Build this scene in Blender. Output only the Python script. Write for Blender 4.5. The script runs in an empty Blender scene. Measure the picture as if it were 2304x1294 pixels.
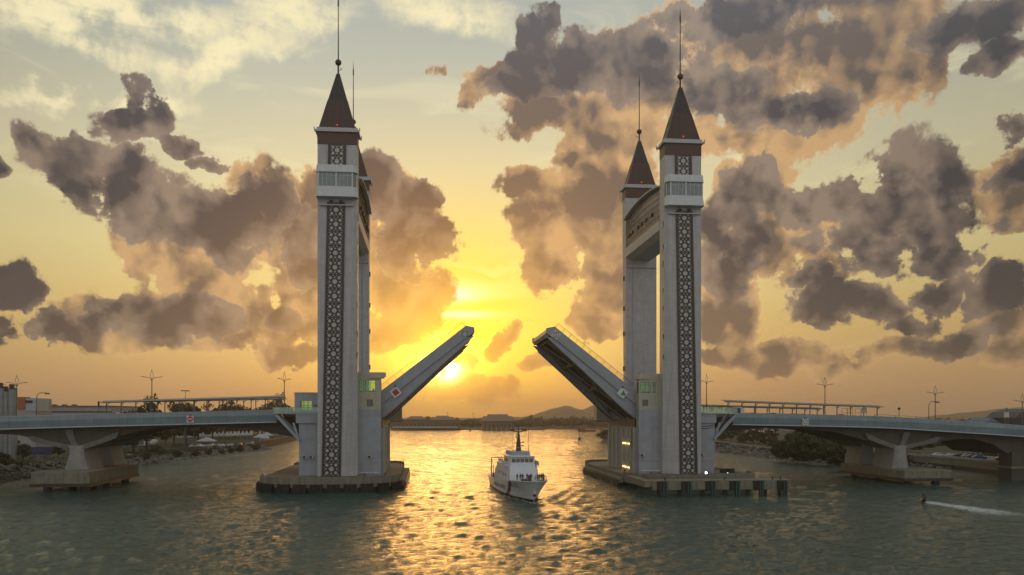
import bpy, bmesh, math, random
import numpy as np
from mathutils import Vector, Matrix, noise as mnoise
rad = math.radians
PI = math.pi
scene = bpy.context.scene
COL = scene.collection
random.seed(7)

# ------------------------------------------------------------------ camera
# world frame: X along the bridge, Y across it (away from the viewer), Z up, water at z = 0, metres
CAM = Vector((-22.0, -214.85, 18.5)); YAW = .0891; PIT = 0.0; FPX = 1700.0; SX = -37.54; SY = 288.6
cd = bpy.data.cameras.new('camera'); cam = bpy.data.objects.new('camera', cd); COL.objects.link(cam)
cd.sensor_width = 36.0; cd.lens = FPX / 2304 * 36.0
cd.shift_x = -SX / 2304; cd.shift_y = SY / 2304
cam.location = CAM; cam.rotation_euler = (PI / 2 + PIT, 0, -YAW)
cd.clip_start = 1.0; cd.clip_end = 30000
scene.camera = cam
scene.view_settings.view_transform = 'Standard'; scene.view_settings.look = 'None'
scene.view_settings.exposure = .14; scene.view_settings.gamma = 1
scene.render.engine = 'CYCLES'
scene.cycles.max_bounces = 7; scene.cycles.glossy_bounces = 4; scene.cycles.transparent_max_bounces = 12
scene.cycles.volume_bounces = 0
scene.cycles.use_denoising = True
scene.cycles.sample_clamp_indirect = 6.0

def azel(px, py):
    f = Vector((math.sin(YAW), math.cos(YAW), 0)); r = Vector((math.cos(YAW), -math.sin(YAW), 0)); u = Vector((0, 0, 1))
    d = r * ((px - 1152 - SX) / FPX) + (-f * math.sin(PIT) + u * math.cos(PIT)) * ((647 + SY - py) / FPX) + f * math.cos(PIT) + u * math.sin(PIT)
    return math.degrees(math.atan2(d.x, d.y)), math.degrees(math.atan2(d.z, math.hypot(d.x, d.y)))

def lin(r, g, b):
    def c(v):
        v /= 255.0
        return v / 12.92 if v <= .04045 else ((v + .055) / 1.055) ** 2.4
    return (c(r), c(g), c(b), 1)

class NT:
    """small helper for writing node trees"""
    def __init__(s, nt): s.nt = nt
    def n(s, t, **k):
        x = s.nt.nodes.new(t)
        for a, v in k.items(): setattr(x, a, v)
        return x
    def put(s, sock, v):
        if isinstance(v, bpy.types.NodeSocket): s.nt.links.new(v, sock)
        elif v is not None:
            if hasattr(sock.default_value, '__len__') and not hasattr(v, '__len__'): v = (v,) * len(sock.default_value)
            if hasattr(sock.default_value, '__len__') and len(sock.default_value) == 3 and len(v) == 4: v = v[:3]
            sock.default_value = v
    def m(s, op, a, b=None, c=None, clamp=False):
        x = s.n('ShaderNodeMath', operation=op, use_clamp=clamp)
        s.put(x.inputs[0], a); s.put(x.inputs[1], b); s.put(x.inputs[2], c); return x.outputs[0]
    def v(s, op, a, b=None, c=None):
        x = s.n('ShaderNodeVectorMath', operation=op)
        s.put(x.inputs[0], a)
        if op == 'SCALE': s.put(x.inputs['Scale'], b)
        else: s.put(x.inputs[1], b)
        return x.outputs['Value'] if op in ('LENGTH', 'DOT_PRODUCT', 'DISTANCE') else x.outputs[0]
    def rng(s, v, a, b, c=0., d=1., smooth=True):
        x = s.n('ShaderNodeMapRange', interpolation_type='SMOOTHSTEP' if smooth else 'LINEAR')
        for i, q in enumerate((v, a, b, c, d)): s.put(x.inputs[i], q)
        return x.outputs[0]
    def mix(s, f, a, b, blend='MIX'):
        x = s.n('ShaderNodeMix', data_type='RGBA', blend_type=blend)
        s.put(x.inputs[0], f); s.put(x.inputs[6], a); s.put(x.inputs[7], b); return x.outputs[2]
    def noise(s, vec, scale, detail=4, rough=.55, dim='2D', lac=2.0, dist=0., w=None):
        x = s.n('ShaderNodeTexNoise', noise_dimensions=dim)
        s.put(x.inputs['Vector'], vec)
        x.inputs['Scale'].default_value = scale; x.inputs['Detail'].default_value = detail
        x.inputs['Roughness'].default_value = rough; x.inputs['Lacunarity'].default_value = lac; x.inputs['Distortion'].default_value = dist
        return x
    def mapping(s, vec, loc=(0, 0, 0), rot=(0, 0, 0), sc=(1, 1, 1), kind='POINT'):
        x = s.n('ShaderNodeMapping', vector_type=kind); s.put(x.inputs[0], vec)
        x.inputs['Location'].default_value = loc if kind != 'NORMAL' else (0, 0, 0)
        x.inputs['Rotation'].default_value = rot; x.inputs['Scale'].default_value = sc; return x.outputs[0]
    def ramp(s, f, stops):
        x = s.n('ShaderNodeValToRGB'); s.put(x.inputs[0], f); e = x.color_ramp.elements
        while len(e) > 1: e.remove(e[0])
        e[0].position = stops[0][0]; e[0].color = stops[0][1]
        for p, c in stops[1:]:
            q = e.new(p); q.color = c
        return x.outputs[0]
# ------------------------------------------------------------------ survey helper: where a sight line meets a plane (used to measure the site)
_f = Vector((math.sin(YAW), math.cos(YAW), 0)); _r = Vector((math.cos(YAW), -math.sin(YAW), 0))
def ray(px, py): return _r * ((px - 1152 - SX) / FPX) + Vector((0, 0, 1)) * ((647 + SY - py) / FPX) + _f
def on_y(px, py, y): d = ray(px, py); return CAM + d * ((y - CAM.y) / d.y)
def on_z(px, py, z): d = ray(px, py); return CAM + d * ((z - CAM.z) / d.z)

# ------------------------------------------------------------------ world: evening sky with the sun low behind broken cumulus
SUN_PX = (1000, 833)
SAZ, SEL = azel(*SUN_PX)
world = bpy.data.worlds.new('World'); scene.world = world; world.use_nodes = True
wt = world.node_tree; wt.nodes.clear(); W = NT(wt)
tc = W.n('ShaderNodeTexCoord'); dirv = tc.outputs['Generated']
sep = W.n('ShaderNodeSeparateXYZ'); wt.links.new(dirv, sep.inputs[0])
az = W.m('MULTIPLY', W.m('ARCTAN2', sep.outputs[0], sep.outputs[1]), 57.29578)
el = W.m('MULTIPLY', W.m('ARCSINE', sep.outputs[2]), 57.29578)
ela = W.m('ABSOLUTE', el)
cmb = W.n('ShaderNodeCombineXYZ'); wt.links.new(az, cmb.inputs[0]); wt.links.new(ela, cmb.inputs[1]); P = cmb.outputs[0]

def gauss(cx, cy, rx, ry):
    q = W.v('MULTIPLY', W.v('SUBTRACT', P, (cx, cy, 0)), (1 / rx, 1 / ry, 0))
    return W.m('EXPONENT', W.m('MULTIPLY', W.v('DOT_PRODUCT', q, q), -1.0))

def sm(a, b, k=.05): return W.m('SMOOTH_MAX', a, b, k)

def blobs(vec, L, KB=1.07):
    out = None
    for (px, py, rx, ry, rot) in L:
        a, e = azel(px, py); a2, _ = azel(px + 20, py); _, e2 = azel(px, py - 20)
        kx = (a2 - a) / 20; ky = (e2 - e) / 20
        mp = W.mapping(vec, (a, e, 0), (0, 0, rad(rot)), (rx * kx * KB, ry * ky * KB, 1), 'TEXTURE')
        g = W.n('ShaderNodeTexGradient', gradient_type='SPHERICAL'); wt.links.new(mp, g.inputs[0])
        out = g.outputs['Fac'] if out is None else sm(out, g.outputs['Fac'])
    return out

# domain warp, coarse to fine, so that outlines billow
nw = W.noise(P, .17, 7, .62)
warp = W.v('SCALE', W.v('SUBTRACT', nw.outputs['Color'], (.5, .5, .5)), 3.9)
PW = W.v('ADD', P, warp)
# billows: abs-noise gives cauliflower edges
nb = W.noise(W.v('ADD', P, W.v('SCALE', warp, .35)), .30, 8, .61)
bil = nb.outputs['Fac']
# the same noise sampled a little towards the sun: relief lighting of the lumps
tosun = W.v('NORMALIZE', W.v('SUBTRACT', (SAZ, SEL, 0), P))
PR = W.v('ADD', P, W.v('SCALE', warp, .5))
nr1 = W.noise(PR, .22, 3.2, .45)
nr2 = W.noise(W.v('ADD', PR, W.v('SCALE', tosun, .8)), .22, 3.2, .45)
relief = W.m('SUBTRACT', nr1.outputs['Fac'], nr2.outputs['Fac'])
bilx = W.rng(bil, .30, .70, smooth=False)
big = W.noise(P, .085, 3, .5)

# clear sky: colour by elevation, warmed round the sun
t = W.m('DIVIDE', ela, 90.0)
grad = W.ramp(t, [(0, lin(186, 146, 104)), (.035, lin(194, 156, 106)), (.075, lin(208, 176, 110)), (.13, lin(214, 198, 140)), (.20, lin(200, 192, 158)),
                  (.27, lin(170, 172, 156)), (.34, lin(146, 152, 148)), (.6, lin(120, 130, 134)), (1, lin(108, 122, 136))])
sky = W.mix(W.m('MULTIPLY', gauss(SAZ, SEL + 3, 17, 12), .5), grad, lin(240, 196, 96))
sky = W.mix(W.m('MULTIPLY', gauss(SAZ + 1.2, SEL + 3.2, 8.0, 7.0), .97), sky, lin(255, 214, 60))
sky = W.mix(W.m('MULTIPLY', gauss(SAZ + 1, .5, 16, 2.4), .65), sky, lin(222, 146, 62))
# dull towards the far sides
side = W.rng(W.m('ABSOLUTE', W.m('SUBTRACT', az, SAZ)), 10, 40, 1.0, .66)
sky = W.v('SCALE', sky, W.m('MULTIPLY', side, 1.14))
# cirrus streaks, high
cv = W.mapping(P, (0, 0, 0), (0, 0, rad(-14)), (.075, .34, 1))
ci = W.noise(cv, 1.0, 7, .62, dist=.6)
cir = W.m('MULTIPLY', W.rng(ci.outputs['Fac'], .50, .72), W.rng(ela, 8, 22))
def cirrus_at(L):
    o = None
    for (px, py, rx, ry, rot) in L:
        a, e = azel(px, py)
        mp = W.mapping(PW, (a, e, 0), (0, 0, rad(rot)), (rx * .0325, ry * .0325, 1), 'TEXTURE')
        g = W.n('ShaderNodeTexGradient', gradient_type='SPHERICAL'); wt.links.new(mp, g.inputs[0])
        o = g.outputs['Fac'] if o is None else sm(o, g.outputs['Fac'])
    return o
cz_ = cirrus_at([(150, 60, 330, 90, -14), (520, 110, 330, 60, 24), (640, 30, 260, 60, 10), (1000, 30, 260, 60, -8), (190, 215, 330, 42, 4), (1700, 345, 120, 26, 20), (330, 30, 500, 60, 0)])
cirm = W.m('MULTIPLY', W.rng(W.m('ADD', cz_, W.m('MULTIPLY', ci.outputs['Fac'], .9)), .55, 1.35), .95)
sky = W.mix(W.m('MAXIMUM', cirm, W.m('MULTIPLY', cir, .28)), sky, lin(246, 232, 182))
# bright bands low above the sun
bv = W.mapping(PW, (0, 0, 0), (0, 0, rad(5)), (.05, .9, 1))
bn = W.noise(bv, 1.0, 4, .5)
band = W.m('MULTIPLY', W.rng(bn.outputs['Fac'], .47, .64), gauss(*azel(1050, 660), 5.2, 3.6))
sky = W.mix(W.m('MULTIPLY', band, .8), sky, lin(255, 232, 130))
hot = W.m('ADD', gauss(*azel(1015, 662), 1.9, .55), W.m('MULTIPLY', gauss(*azel(1040, 708), 2.3, .28), .7))
sky = W.mix(W.m('MINIMUM', W.m('MULTIPLY', hot, 1.3), 1.0), sky, (1.25, 1.02, .62, 1))
sunc = gauss(SAZ, SEL, 1.15, 1.0)
sky = W.mix(1.0, sky, W.v('SCALE', (6.0, 4.0, 1.5), W.m('MULTIPLY', sunc, sunc)), 'ADD')
sky = W.mix(1.0, sky, W.v('SCALE', (.75, .50, .07), gauss(SAZ, SEL + .4, 3.2, 2.4)), 'ADD')

def cloud(under, field, thr, soft, dark, lit, rim, litfield=None, noff=0., amp=.42, keep=1.0, gl=1.0):
    d = W.m('ADD', field, W.m('MULTIPLY', W.m('MULTIPLY', W.m('SUBTRACT', bilx, .5 + noff), amp), W.rng(field, .0, .22)))
    mask = W.m('MULTIPLY', W.rng(d, thr, thr + soft), keep)
    thick = W.rng(d, thr, thr + .62, smooth=False)
    sh = W.m('ADD', W.m('ADD', W.m('MULTIPLY', relief, 4.4), W.m('MULTIPLY', W.m('SUBTRACT', bilx, .5), .18)), W.m('MULTIPLY', W.m('SUBTRACT', big.outputs['Fac'], .5), 2.2))
    lum = W.m('ADD', W.m('SUBTRACT', .92, W.m('MULTIPLY', thick, 1.0)), sh)
    if litfield is not None: lum = W.m('ADD', lum, W.m('MULTIPLY', litfield, .55))
    lum = W.rng(lum, -.05, 1.05, smooth=False)
    c = W.mix(lum, dark, lit)
    edge = W.m('MULTIPLY', W.m('SUBTRACT', 1.0, W.rng(d, thr, thr + .16)), W.rng(relief, -.06, .10, .05, .75))
    c = W.mix(edge, c, rim)
    # warm light near the sun shines through
    c = W.mix(W.m('MULTIPLY', gauss(SAZ, SEL + 3, 13, 11), .36 * gl), c, lin(222, 152, 84))
    c = W.mix(W.m('MULTIPLY', W.m('MULTIPLY', gauss(SAZ, SEL + 1.5, 6.0, 5.0), W.m('SUBTRACT', 1.0, W.m('MULTIPLY', thick, .6))), .9 * gl), c, lin(250, 170, 50))
    c = W.mix(W.m('MULTIPLY', W.m('MULTIPLY', W.m('SUBTRACT', 1.0, W.rng(d, thr, thr + .13)), gauss(SAZ, SEL + 4, 12, 10)), .85), c, (1.15, .80, .30, 1))
    c = W.v('SCALE', c, W.rng(W.m('ABSOLUTE', W.m('SUBTRACT', az, SAZ)), 16, 44, 1.0, .74))
    return W.mix(mask, under, c)

litA = blobs(PW, [(1350, 245, 150, 80, 0), (1220, 420, 110, 80, 0), (1340, 560, 130, 160, 20), (400, 560, 150, 150, 0), (470, 640, 90, 160, 0), (1620, 120, 170, 120, 0), (1930, 120, 150, 110, 0),
    (1800, 310, 300, 70, 0), (2230, 470, 120, 90, 0), (880, 700, 150, 120, 0), (560, 470, 120, 90, 0), (1780, 560, 160, 90, 0)])
LA = [  # far, warm tan clouds
    (1110, 190, 120, 60, 10), (1220, 240, 150, 70, 15), (1380, 290, 150, 130, 0), (1440, 180, 170, 150, 0), (1180, 415, 90, 46, 0), (1250, 470, 150, 100, 0),
    (1370, 420, 140, 140, 0), (1300, 590, 120, 130, -20), (1370, 640, 120, 160, 0), (1360, 740, 100, 50, 0), (1290, 360, 60, 34, 0),
    (1660, 130, 260, 170, 0), (1900, 130, 270, 220, 0), (1740, 290, 280, 90, 0), (2000, 60, 190, 110, 0), (1560, 60, 160, 110, 0),
    (390, 560, 150, 150, 0), (470, 640, 120, 180, 0), (600, 500, 100, 150, 20), (330, 720, 230, 90, 0), (540, 700, 120, 90, 0), (500, 760, 160, 40, 0),
    (880, 520, 150, 150, 0), (900, 650, 130, 150, 0), (870, 750, 130, 60, 0), (690, 600, 90, 190, 0), (670, 740, 110, 60, 0), (700, 470, 80, 90, 0),
    (1820, 540, 150, 140, 0), (1660, 560, 130, 190, 0), (1700, 400, 120, 80, 0), (2250, 440, 110, 110, 0), (1640, 700, 100, 110, 0),
    (1140, 765, 60, 26, 40), (1048, 800, 42, 22, 20), (1050, 870, 150, 44, 0), (1250, 815, 80, 24, 0), (1650, 800, 110, 34, 0), (1780, 800, 170, 46, 0), (1960, 800, 170, 34, 20),
    (640, 800, 130, 34, 0), (985, 170, 34, 24, 0), (2180, 760, 160, 40, 10), (2280, 800, 120, 50, 0)]
LB = [  # nearer, dark clouds
    (305, 215, 62, 50, 0), (300, 275, 110, 60, 12), (110, 320, 130, 60, -20), (190, 390, 190, 90, -25), (320, 460, 200, 110, -30), (470, 500, 190, 110, -20), (580, 470, 90, 80, 0),
    (20, 640, 75, 80, 30), (70, 745, 130, 44, 10), (260, 700, 110, 60, 20), (420, 720, 200, 60, 0), (0, 385, 50, 34, 0), (410, 328, 80, 24, 0), (480, 365, 60, 20, 0),
    (850, 440, 100, 110, 0), (950, 430, 80, 44, 10), (930, 540, 110, 110, 0), (690, 560, 80, 110, 0), (650, 730, 60, 44, 0),
    (1210, 70, 60, 60, -20), (1300, 140, 190, 90, 0), (1450, 140, 190, 110, 0), (1160, 195, 110, 46, 10), (1620, 40, 260, 80, 0), (2200, 40, 200, 80, 10), (2230, 130, 110, 60, 0), (1620, 200, 120, 80, 0), (1800, 250, 180, 60, 0),
    (2040, 430, 170, 150, 0), (2010, 540, 270, 100, 0), (1850, 450, 150, 80, 0), (1690, 420, 90, 90, 0), (1640, 560, 90, 170, 10), (2120, 560, 150, 70, 0),
    (1890, 690, 170, 66, 0), (1830, 640, 60, 50, 0), (2100, 680, 120, 66, 40), (2060, 725, 110, 30, 0), (2250, 660, 120, 76, 30), (2160, 770, 130, 38, 0), (2290, 400, 130, 54, 0), (2300, 310, 80, 34, 0)]
sky = cloud(sky, blobs(PW, LA), .04, .20, lin(94, 82, 74), lin(200, 160, 112), lin(246, 214, 146), litA, .0)
sky = cloud(sky, blobs(PW, LB, 1.03), .07, .18, lin(60, 58, 63), lin(140, 122, 106), lin(212, 182, 134), None, .02, gl=.9)
# low bank of hazy cloud on the horizon
low = W.m('MULTIPLY', W.m('SUBTRACT', 1.0, W.rng(ela, .8, 5.0)), .34)
sky = W.mix(low, sky, W.mix(gauss(SAZ, 0, 20, 9), lin(150, 122, 96), lin(214, 142, 70)))

# the sun's disc shows under the tip of the left leaf, in a gap of the cloud
sky = W.mix(1.0, sky, W.v('SCALE', (18., 13., 5.), W.m('MULTIPLY', W.m('POWER', gauss(SAZ - .25, SEL + .1, 1.25, .85), 1.6), W.rng(bil, .36, .50))), 'ADD')
sky = W.mix(1.0, sky, W.v('SCALE', (1.3, .80, .08), gauss(SAZ - .2, SEL + .3, 2.6, 2.0)), 'ADD')
sky = W.mix(1.0, sky, W.v('SCALE', (.34, .18, -.03), gauss(SAZ, SEL + 1.8, 7.5, 5.4)), 'ADD')
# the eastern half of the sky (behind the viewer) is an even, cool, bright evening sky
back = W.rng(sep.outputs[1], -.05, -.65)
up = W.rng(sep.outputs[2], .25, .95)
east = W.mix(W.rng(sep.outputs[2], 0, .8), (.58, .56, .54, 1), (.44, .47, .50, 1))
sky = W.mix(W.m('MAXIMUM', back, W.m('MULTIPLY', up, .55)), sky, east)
# a share of physical sky keeps the zenith blue
nish = W.n('ShaderNodeTexSky', sky_type='NISHITA', sun_disc=False, sun_elevation=rad(SEL), sun_rotation=rad(SAZ))
nish.dust_density = 3.0
below = W.rng(sep.outputs[2], -.02, -.002)
sky = W.mix(1.0, sky, W.v('SCALE', nish.outputs[0], .006), 'ADD')
sky = W.mix(W.m('SUBTRACT', 1.0, below), sky, (.10, .10, .09, 1)) if False else sky
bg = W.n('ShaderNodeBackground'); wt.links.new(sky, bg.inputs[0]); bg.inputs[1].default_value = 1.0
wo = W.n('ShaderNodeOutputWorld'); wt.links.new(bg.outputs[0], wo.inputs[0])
world.cycles.sampling_method = 'MANUAL'; world.cycles.sample_map_resolution = 1024

# ------------------------------------------------------------------ sun, veiled, low behind the bridge
sd = bpy.data.lights.new('sun', 'SUN'); sun = bpy.data.objects.new('sun', sd); COL.objects.link(sun)
sd.energy = .5; sd.angle = rad(20); sd.color = (1.0, .48, .15)
d = Vector((math.sin(rad(SAZ)) * math.cos(rad(SEL)), math.cos(rad(SAZ)) * math.cos(rad(SEL)), math.sin(rad(SEL))))
sun.rotation_euler = (-d).to_track_quat('-Z', 'Y').to_euler()
# ------------------------------------------------------------------ materials
MATS = {}
def mat(name, col, rough=.6, metal=0., var=.12, vs=.6, bump=0., bs=4., spec=.5, streak=0., pat=None, coat=0.):
    """painted / concrete / metal surface: base colour with procedural wear; pat adds joints (brick texture) in object space"""
    if name in MATS: return MATS[name]
    m = bpy.data.materials.new(name); m.use_nodes = True; nt = m.node_tree; N = NT(nt)
    b = nt.nodes['Principled BSDF']; b.inputs['Roughness'].default_value = rough; b.inputs['Metallic'].default_value = metal
    b.inputs['Specular IOR Level'].default_value = spec
    tcn = N.n('ShaderNodeTexCoord'); oc = tcn.outputs['Object']
    c = col if len(col) == 4 else (*col, 1)
    n1 = N.noise(oc, vs, 5, .6, '3D')
    f = N.rng(n1.outputs['Fac'], .3, .7, 1 - var, 1 + var * .6, False)
    cs = N.v('SCALE', c[:3], f)
    if streak:
        sv = N.mapping(oc, sc=(1.6, 1.6, .09)); n2 = N.noise(sv, 1.3, 4, .6, '3D')
        cs = N.v('SCALE', cs, N.rng(n2.outputs['Fac'], .42, .75, 1, 1 - streak, False))
    if pat:
        w, h, mort, dark = pat
        # joints along x (or y) and z
        sp = N.n('ShaderNodeSeparateXYZ'); nt.links.new(oc, sp.inputs[0])
        cb = N.n('ShaderNodeCombineXYZ'); nt.links.new(N.m('ADD', sp.outputs[0], N.m('MULTIPLY', sp.outputs[1], 1.0)), cb.inputs[0]); nt.links.new(sp.outputs[2], cb.inputs[1])
        br = N.n('ShaderNodeTexBrick', offset=0.0); nt.links.new(cb.outputs[0], br.inputs['Vector'])
        br.inputs['Color1'].default_value = (1, 1, 1, 1); br.inputs['Color2'].default_value = (.9, .9, .9, 1); br.inputs['Mortar'].default_value = (dark, dark, dark, 1)
        br.inputs['Scale'].default_value = 1; br.inputs['Brick Width'].default_value = w; br.inputs['Row Height'].default_value = h; br.inputs['Mortar Size'].default_value = mort; br.inputs['Bias'].default_value = 0
        cs = N.v('MULTIPLY', cs, br.outputs['Color'])
    nt.links.new(cs, b.inputs['Base Color'])
    nt.links.new(N.rng(n1.outputs['Fac'], .3, .7, max(0.02, rough - .08), min(1, rough + .1), False), b.inputs['Roughness'])
    if bump:
        n3 = N.noise(oc, bs, 4, .6, '3D'); bp = N.n('ShaderNodeBump'); bp.inputs['Strength'].default_value = bump; bp.inputs['Distance'].default_value = .1
        nt.links.new(n3.outputs['Fac'], bp.inputs['Height']); nt.links.new(bp.outputs[0], b.inputs['Normal'])
    if coat: b.inputs['Coat Weight'].default_value = coat
    MATS[name] = m
    return m

def emis(name, col, strength):
    m = bpy.data.materials.new(name); m.use_nodes = True; b = m.node_tree.nodes['Principled BSDF']
    b.inputs['Base Color'].default_value = (*col, 1); b.inputs['Emission Color'].default_value = (*col, 1); b.inputs['Emission Strength'].default_value = strength
    MATS[name] = m; return m

def clear_glass(name, tint, alpha, rough=.05):
    m = bpy.data.materials.new(name); m.use_nodes = True; nt = m.node_tree; N = NT(nt); nt.nodes.remove(nt.nodes['Principled BSDF'])
    out = nt.nodes['Material Output']; g = N.n('ShaderNodeBsdfGlossy'); g.inputs['Roughness'].default_value = rough; g.inputs['Color'].default_value = (.9, .95, .92, 1)
    t = N.n('ShaderNodeBsdfTransparent'); t.inputs['Color'].default_value = (*tint, 1)
    fr = N.n('ShaderNodeFresnel'); fr.inputs['IOR'].default_value = 1.5
    mx = N.n('ShaderNodeMixShader'); nt.links.new(N.m('ADD', fr.outputs[0], alpha, clamp=True), mx.inputs[0]); nt.links.new(t.outputs[0], mx.inputs[1]); nt.links.new(g.outputs[0], mx.inputs[2]); nt.links.new(mx.outputs[0], out.inputs[0])
    MATS[name] = m; return m

TOWER = mat('pale_tower_cladding', (.47, .465, .455), .45, var=.09, vs=.35, streak=.20, pat=(1.25, .62, .022, .66), spec=.4)
WALLC = mat('grey_painted_wall', (.34, .355, .385), .55, var=.10, vs=.5, streak=.15, pat=(3.4, 3.0, .02, .8))
CREAM = mat('cream_tiled_wall', (.44, .42, .31), .5, var=.08, vs=.5, streak=.10, pat=(.6, .6, .018, .82))
WHITE = mat('white_painted_metal', (.55, .57, .56), .42, var=.08, vs=.7, streak=.10)
TRIM = mat('grey_trim', (.40, .42, .42), .45, var=.08, vs=.9)
COPPER = mat('rust_red_slats', (.085, .034, .020), .42, var=.25, vs=1.2, pat=(.22, 60, .035, .45))
ROOFL = mat('rust_brown_roof_panel', (.058, .025, .016), .38, var=.3, vs=.9, pat=(.16, 60, .03, .55))
ROOFD = mat('dark_roof_metal', (.022, .020, .021), .5, var=.2, vs=.8)
DARKM = mat('dark_metal', (.03, .03, .032), .4, metal=.5, var=.15)
BRONZE = mat('bronze_ball', (.07, .05, .045), .25, metal=.8, var=.1)
LATT = mat('dark_lattice_metal', (.040, .036, .034), .5, var=.12, vs=2)
LATB = mat('pale_lattice_backing', (.44, .43, .39), .5, var=.10, vs=1.2)
GLASSD = mat('dark_window_glass', (.03, .045, .045), .08, var=.1, spec=.9)
GLASSB = mat('blue_grey_window_glass', (.16, .20, .21), .12, var=.25, vs=.9, spec=.9)
GOLDG = mat('mirrored_curtain_wall', (.56, .55, .52), .12, metal=.55, var=.10, vs=.5)
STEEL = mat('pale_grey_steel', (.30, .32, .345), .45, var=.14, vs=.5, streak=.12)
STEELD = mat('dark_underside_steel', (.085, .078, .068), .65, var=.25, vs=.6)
RUSTY = mat('rusty_edge', (.16, .07, .035), .6, var=.3, vs=1.5)
PANEL = mat('blue_grey_parapet_panel', (.20, .265, .285), .38, var=.14, vs=.25, streak=.10, pat=(2.05, 1.55, .05, .62))
PANELT = mat('light_bottom_trim', (.38, .44, .47), .4, var=.1)
CONC = mat('weathered_concrete', (.22, .20, .15), .85, var=.25, vs=.7, bump=.3, streak=.35)
CONCD = mat('wet_and_shade_dark_concrete', (.035, .028, .022), .5, var=.3, vs=1.2, bump=.4)
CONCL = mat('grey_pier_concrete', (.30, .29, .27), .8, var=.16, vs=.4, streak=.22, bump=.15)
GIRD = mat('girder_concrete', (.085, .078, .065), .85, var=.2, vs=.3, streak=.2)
RUBBER = mat('black_rubber_fender', (.012, .011, .010), .55, var=.3, vs=2, bump=.4)
GREENM = mat('dark_green_fender_frame', (.018, .065, .05), .45, var=.3, vs=1.3, streak=.4)
SHEET = mat('gold_reflection_sheet_piles', (.30, .15, .06), .28, metal=.75, var=.3, vs=1.0, bump=.3)  # golden reflection on the steel sheets is put into this colour
ASPH = mat('asphalt', (.05, .05, .05), .9, var=.2)
POLE = mat('galvanised_pole', (.10, .105, .105), .45, metal=.3, var=.1)
CANOPY = mat('canopy_roof_sheet', (.19, .21, .20), .5, var=.2, vs=.4)
RAILM = mat('brown_handrail', (.10, .07, .05), .5)
REDS = mat('red_sign_paint', (.42, .018, .02), .4, var=.05)
GREENS = mat('green_sign_paint', (.01, .25, .10), .4, var=.05)
WHITES = mat('white_sign_paint', (.62, .60, .58), .45, var=.05)
BLACKP = mat('black_paint', (.012, .012, .013), .5)
TGLASS = clear_glass('green_tinted_glass', (.60, .90, .55), .05)
RGLASS = clear_glass('green_railing_glass', (.50, .78, .62), .10)
LAMPR = emis('red_beacon', (.8, .05, .03), .8)
LAMPW = emis('white_flood_lamp', (1, .96, .85), 14.0)
LAMPS_ = emis('dim_white_lamp', (1, .96, .85), 2.0)
LAMPY = emis('warm_light_strip', (1, .62, .22), 2.6)

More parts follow.
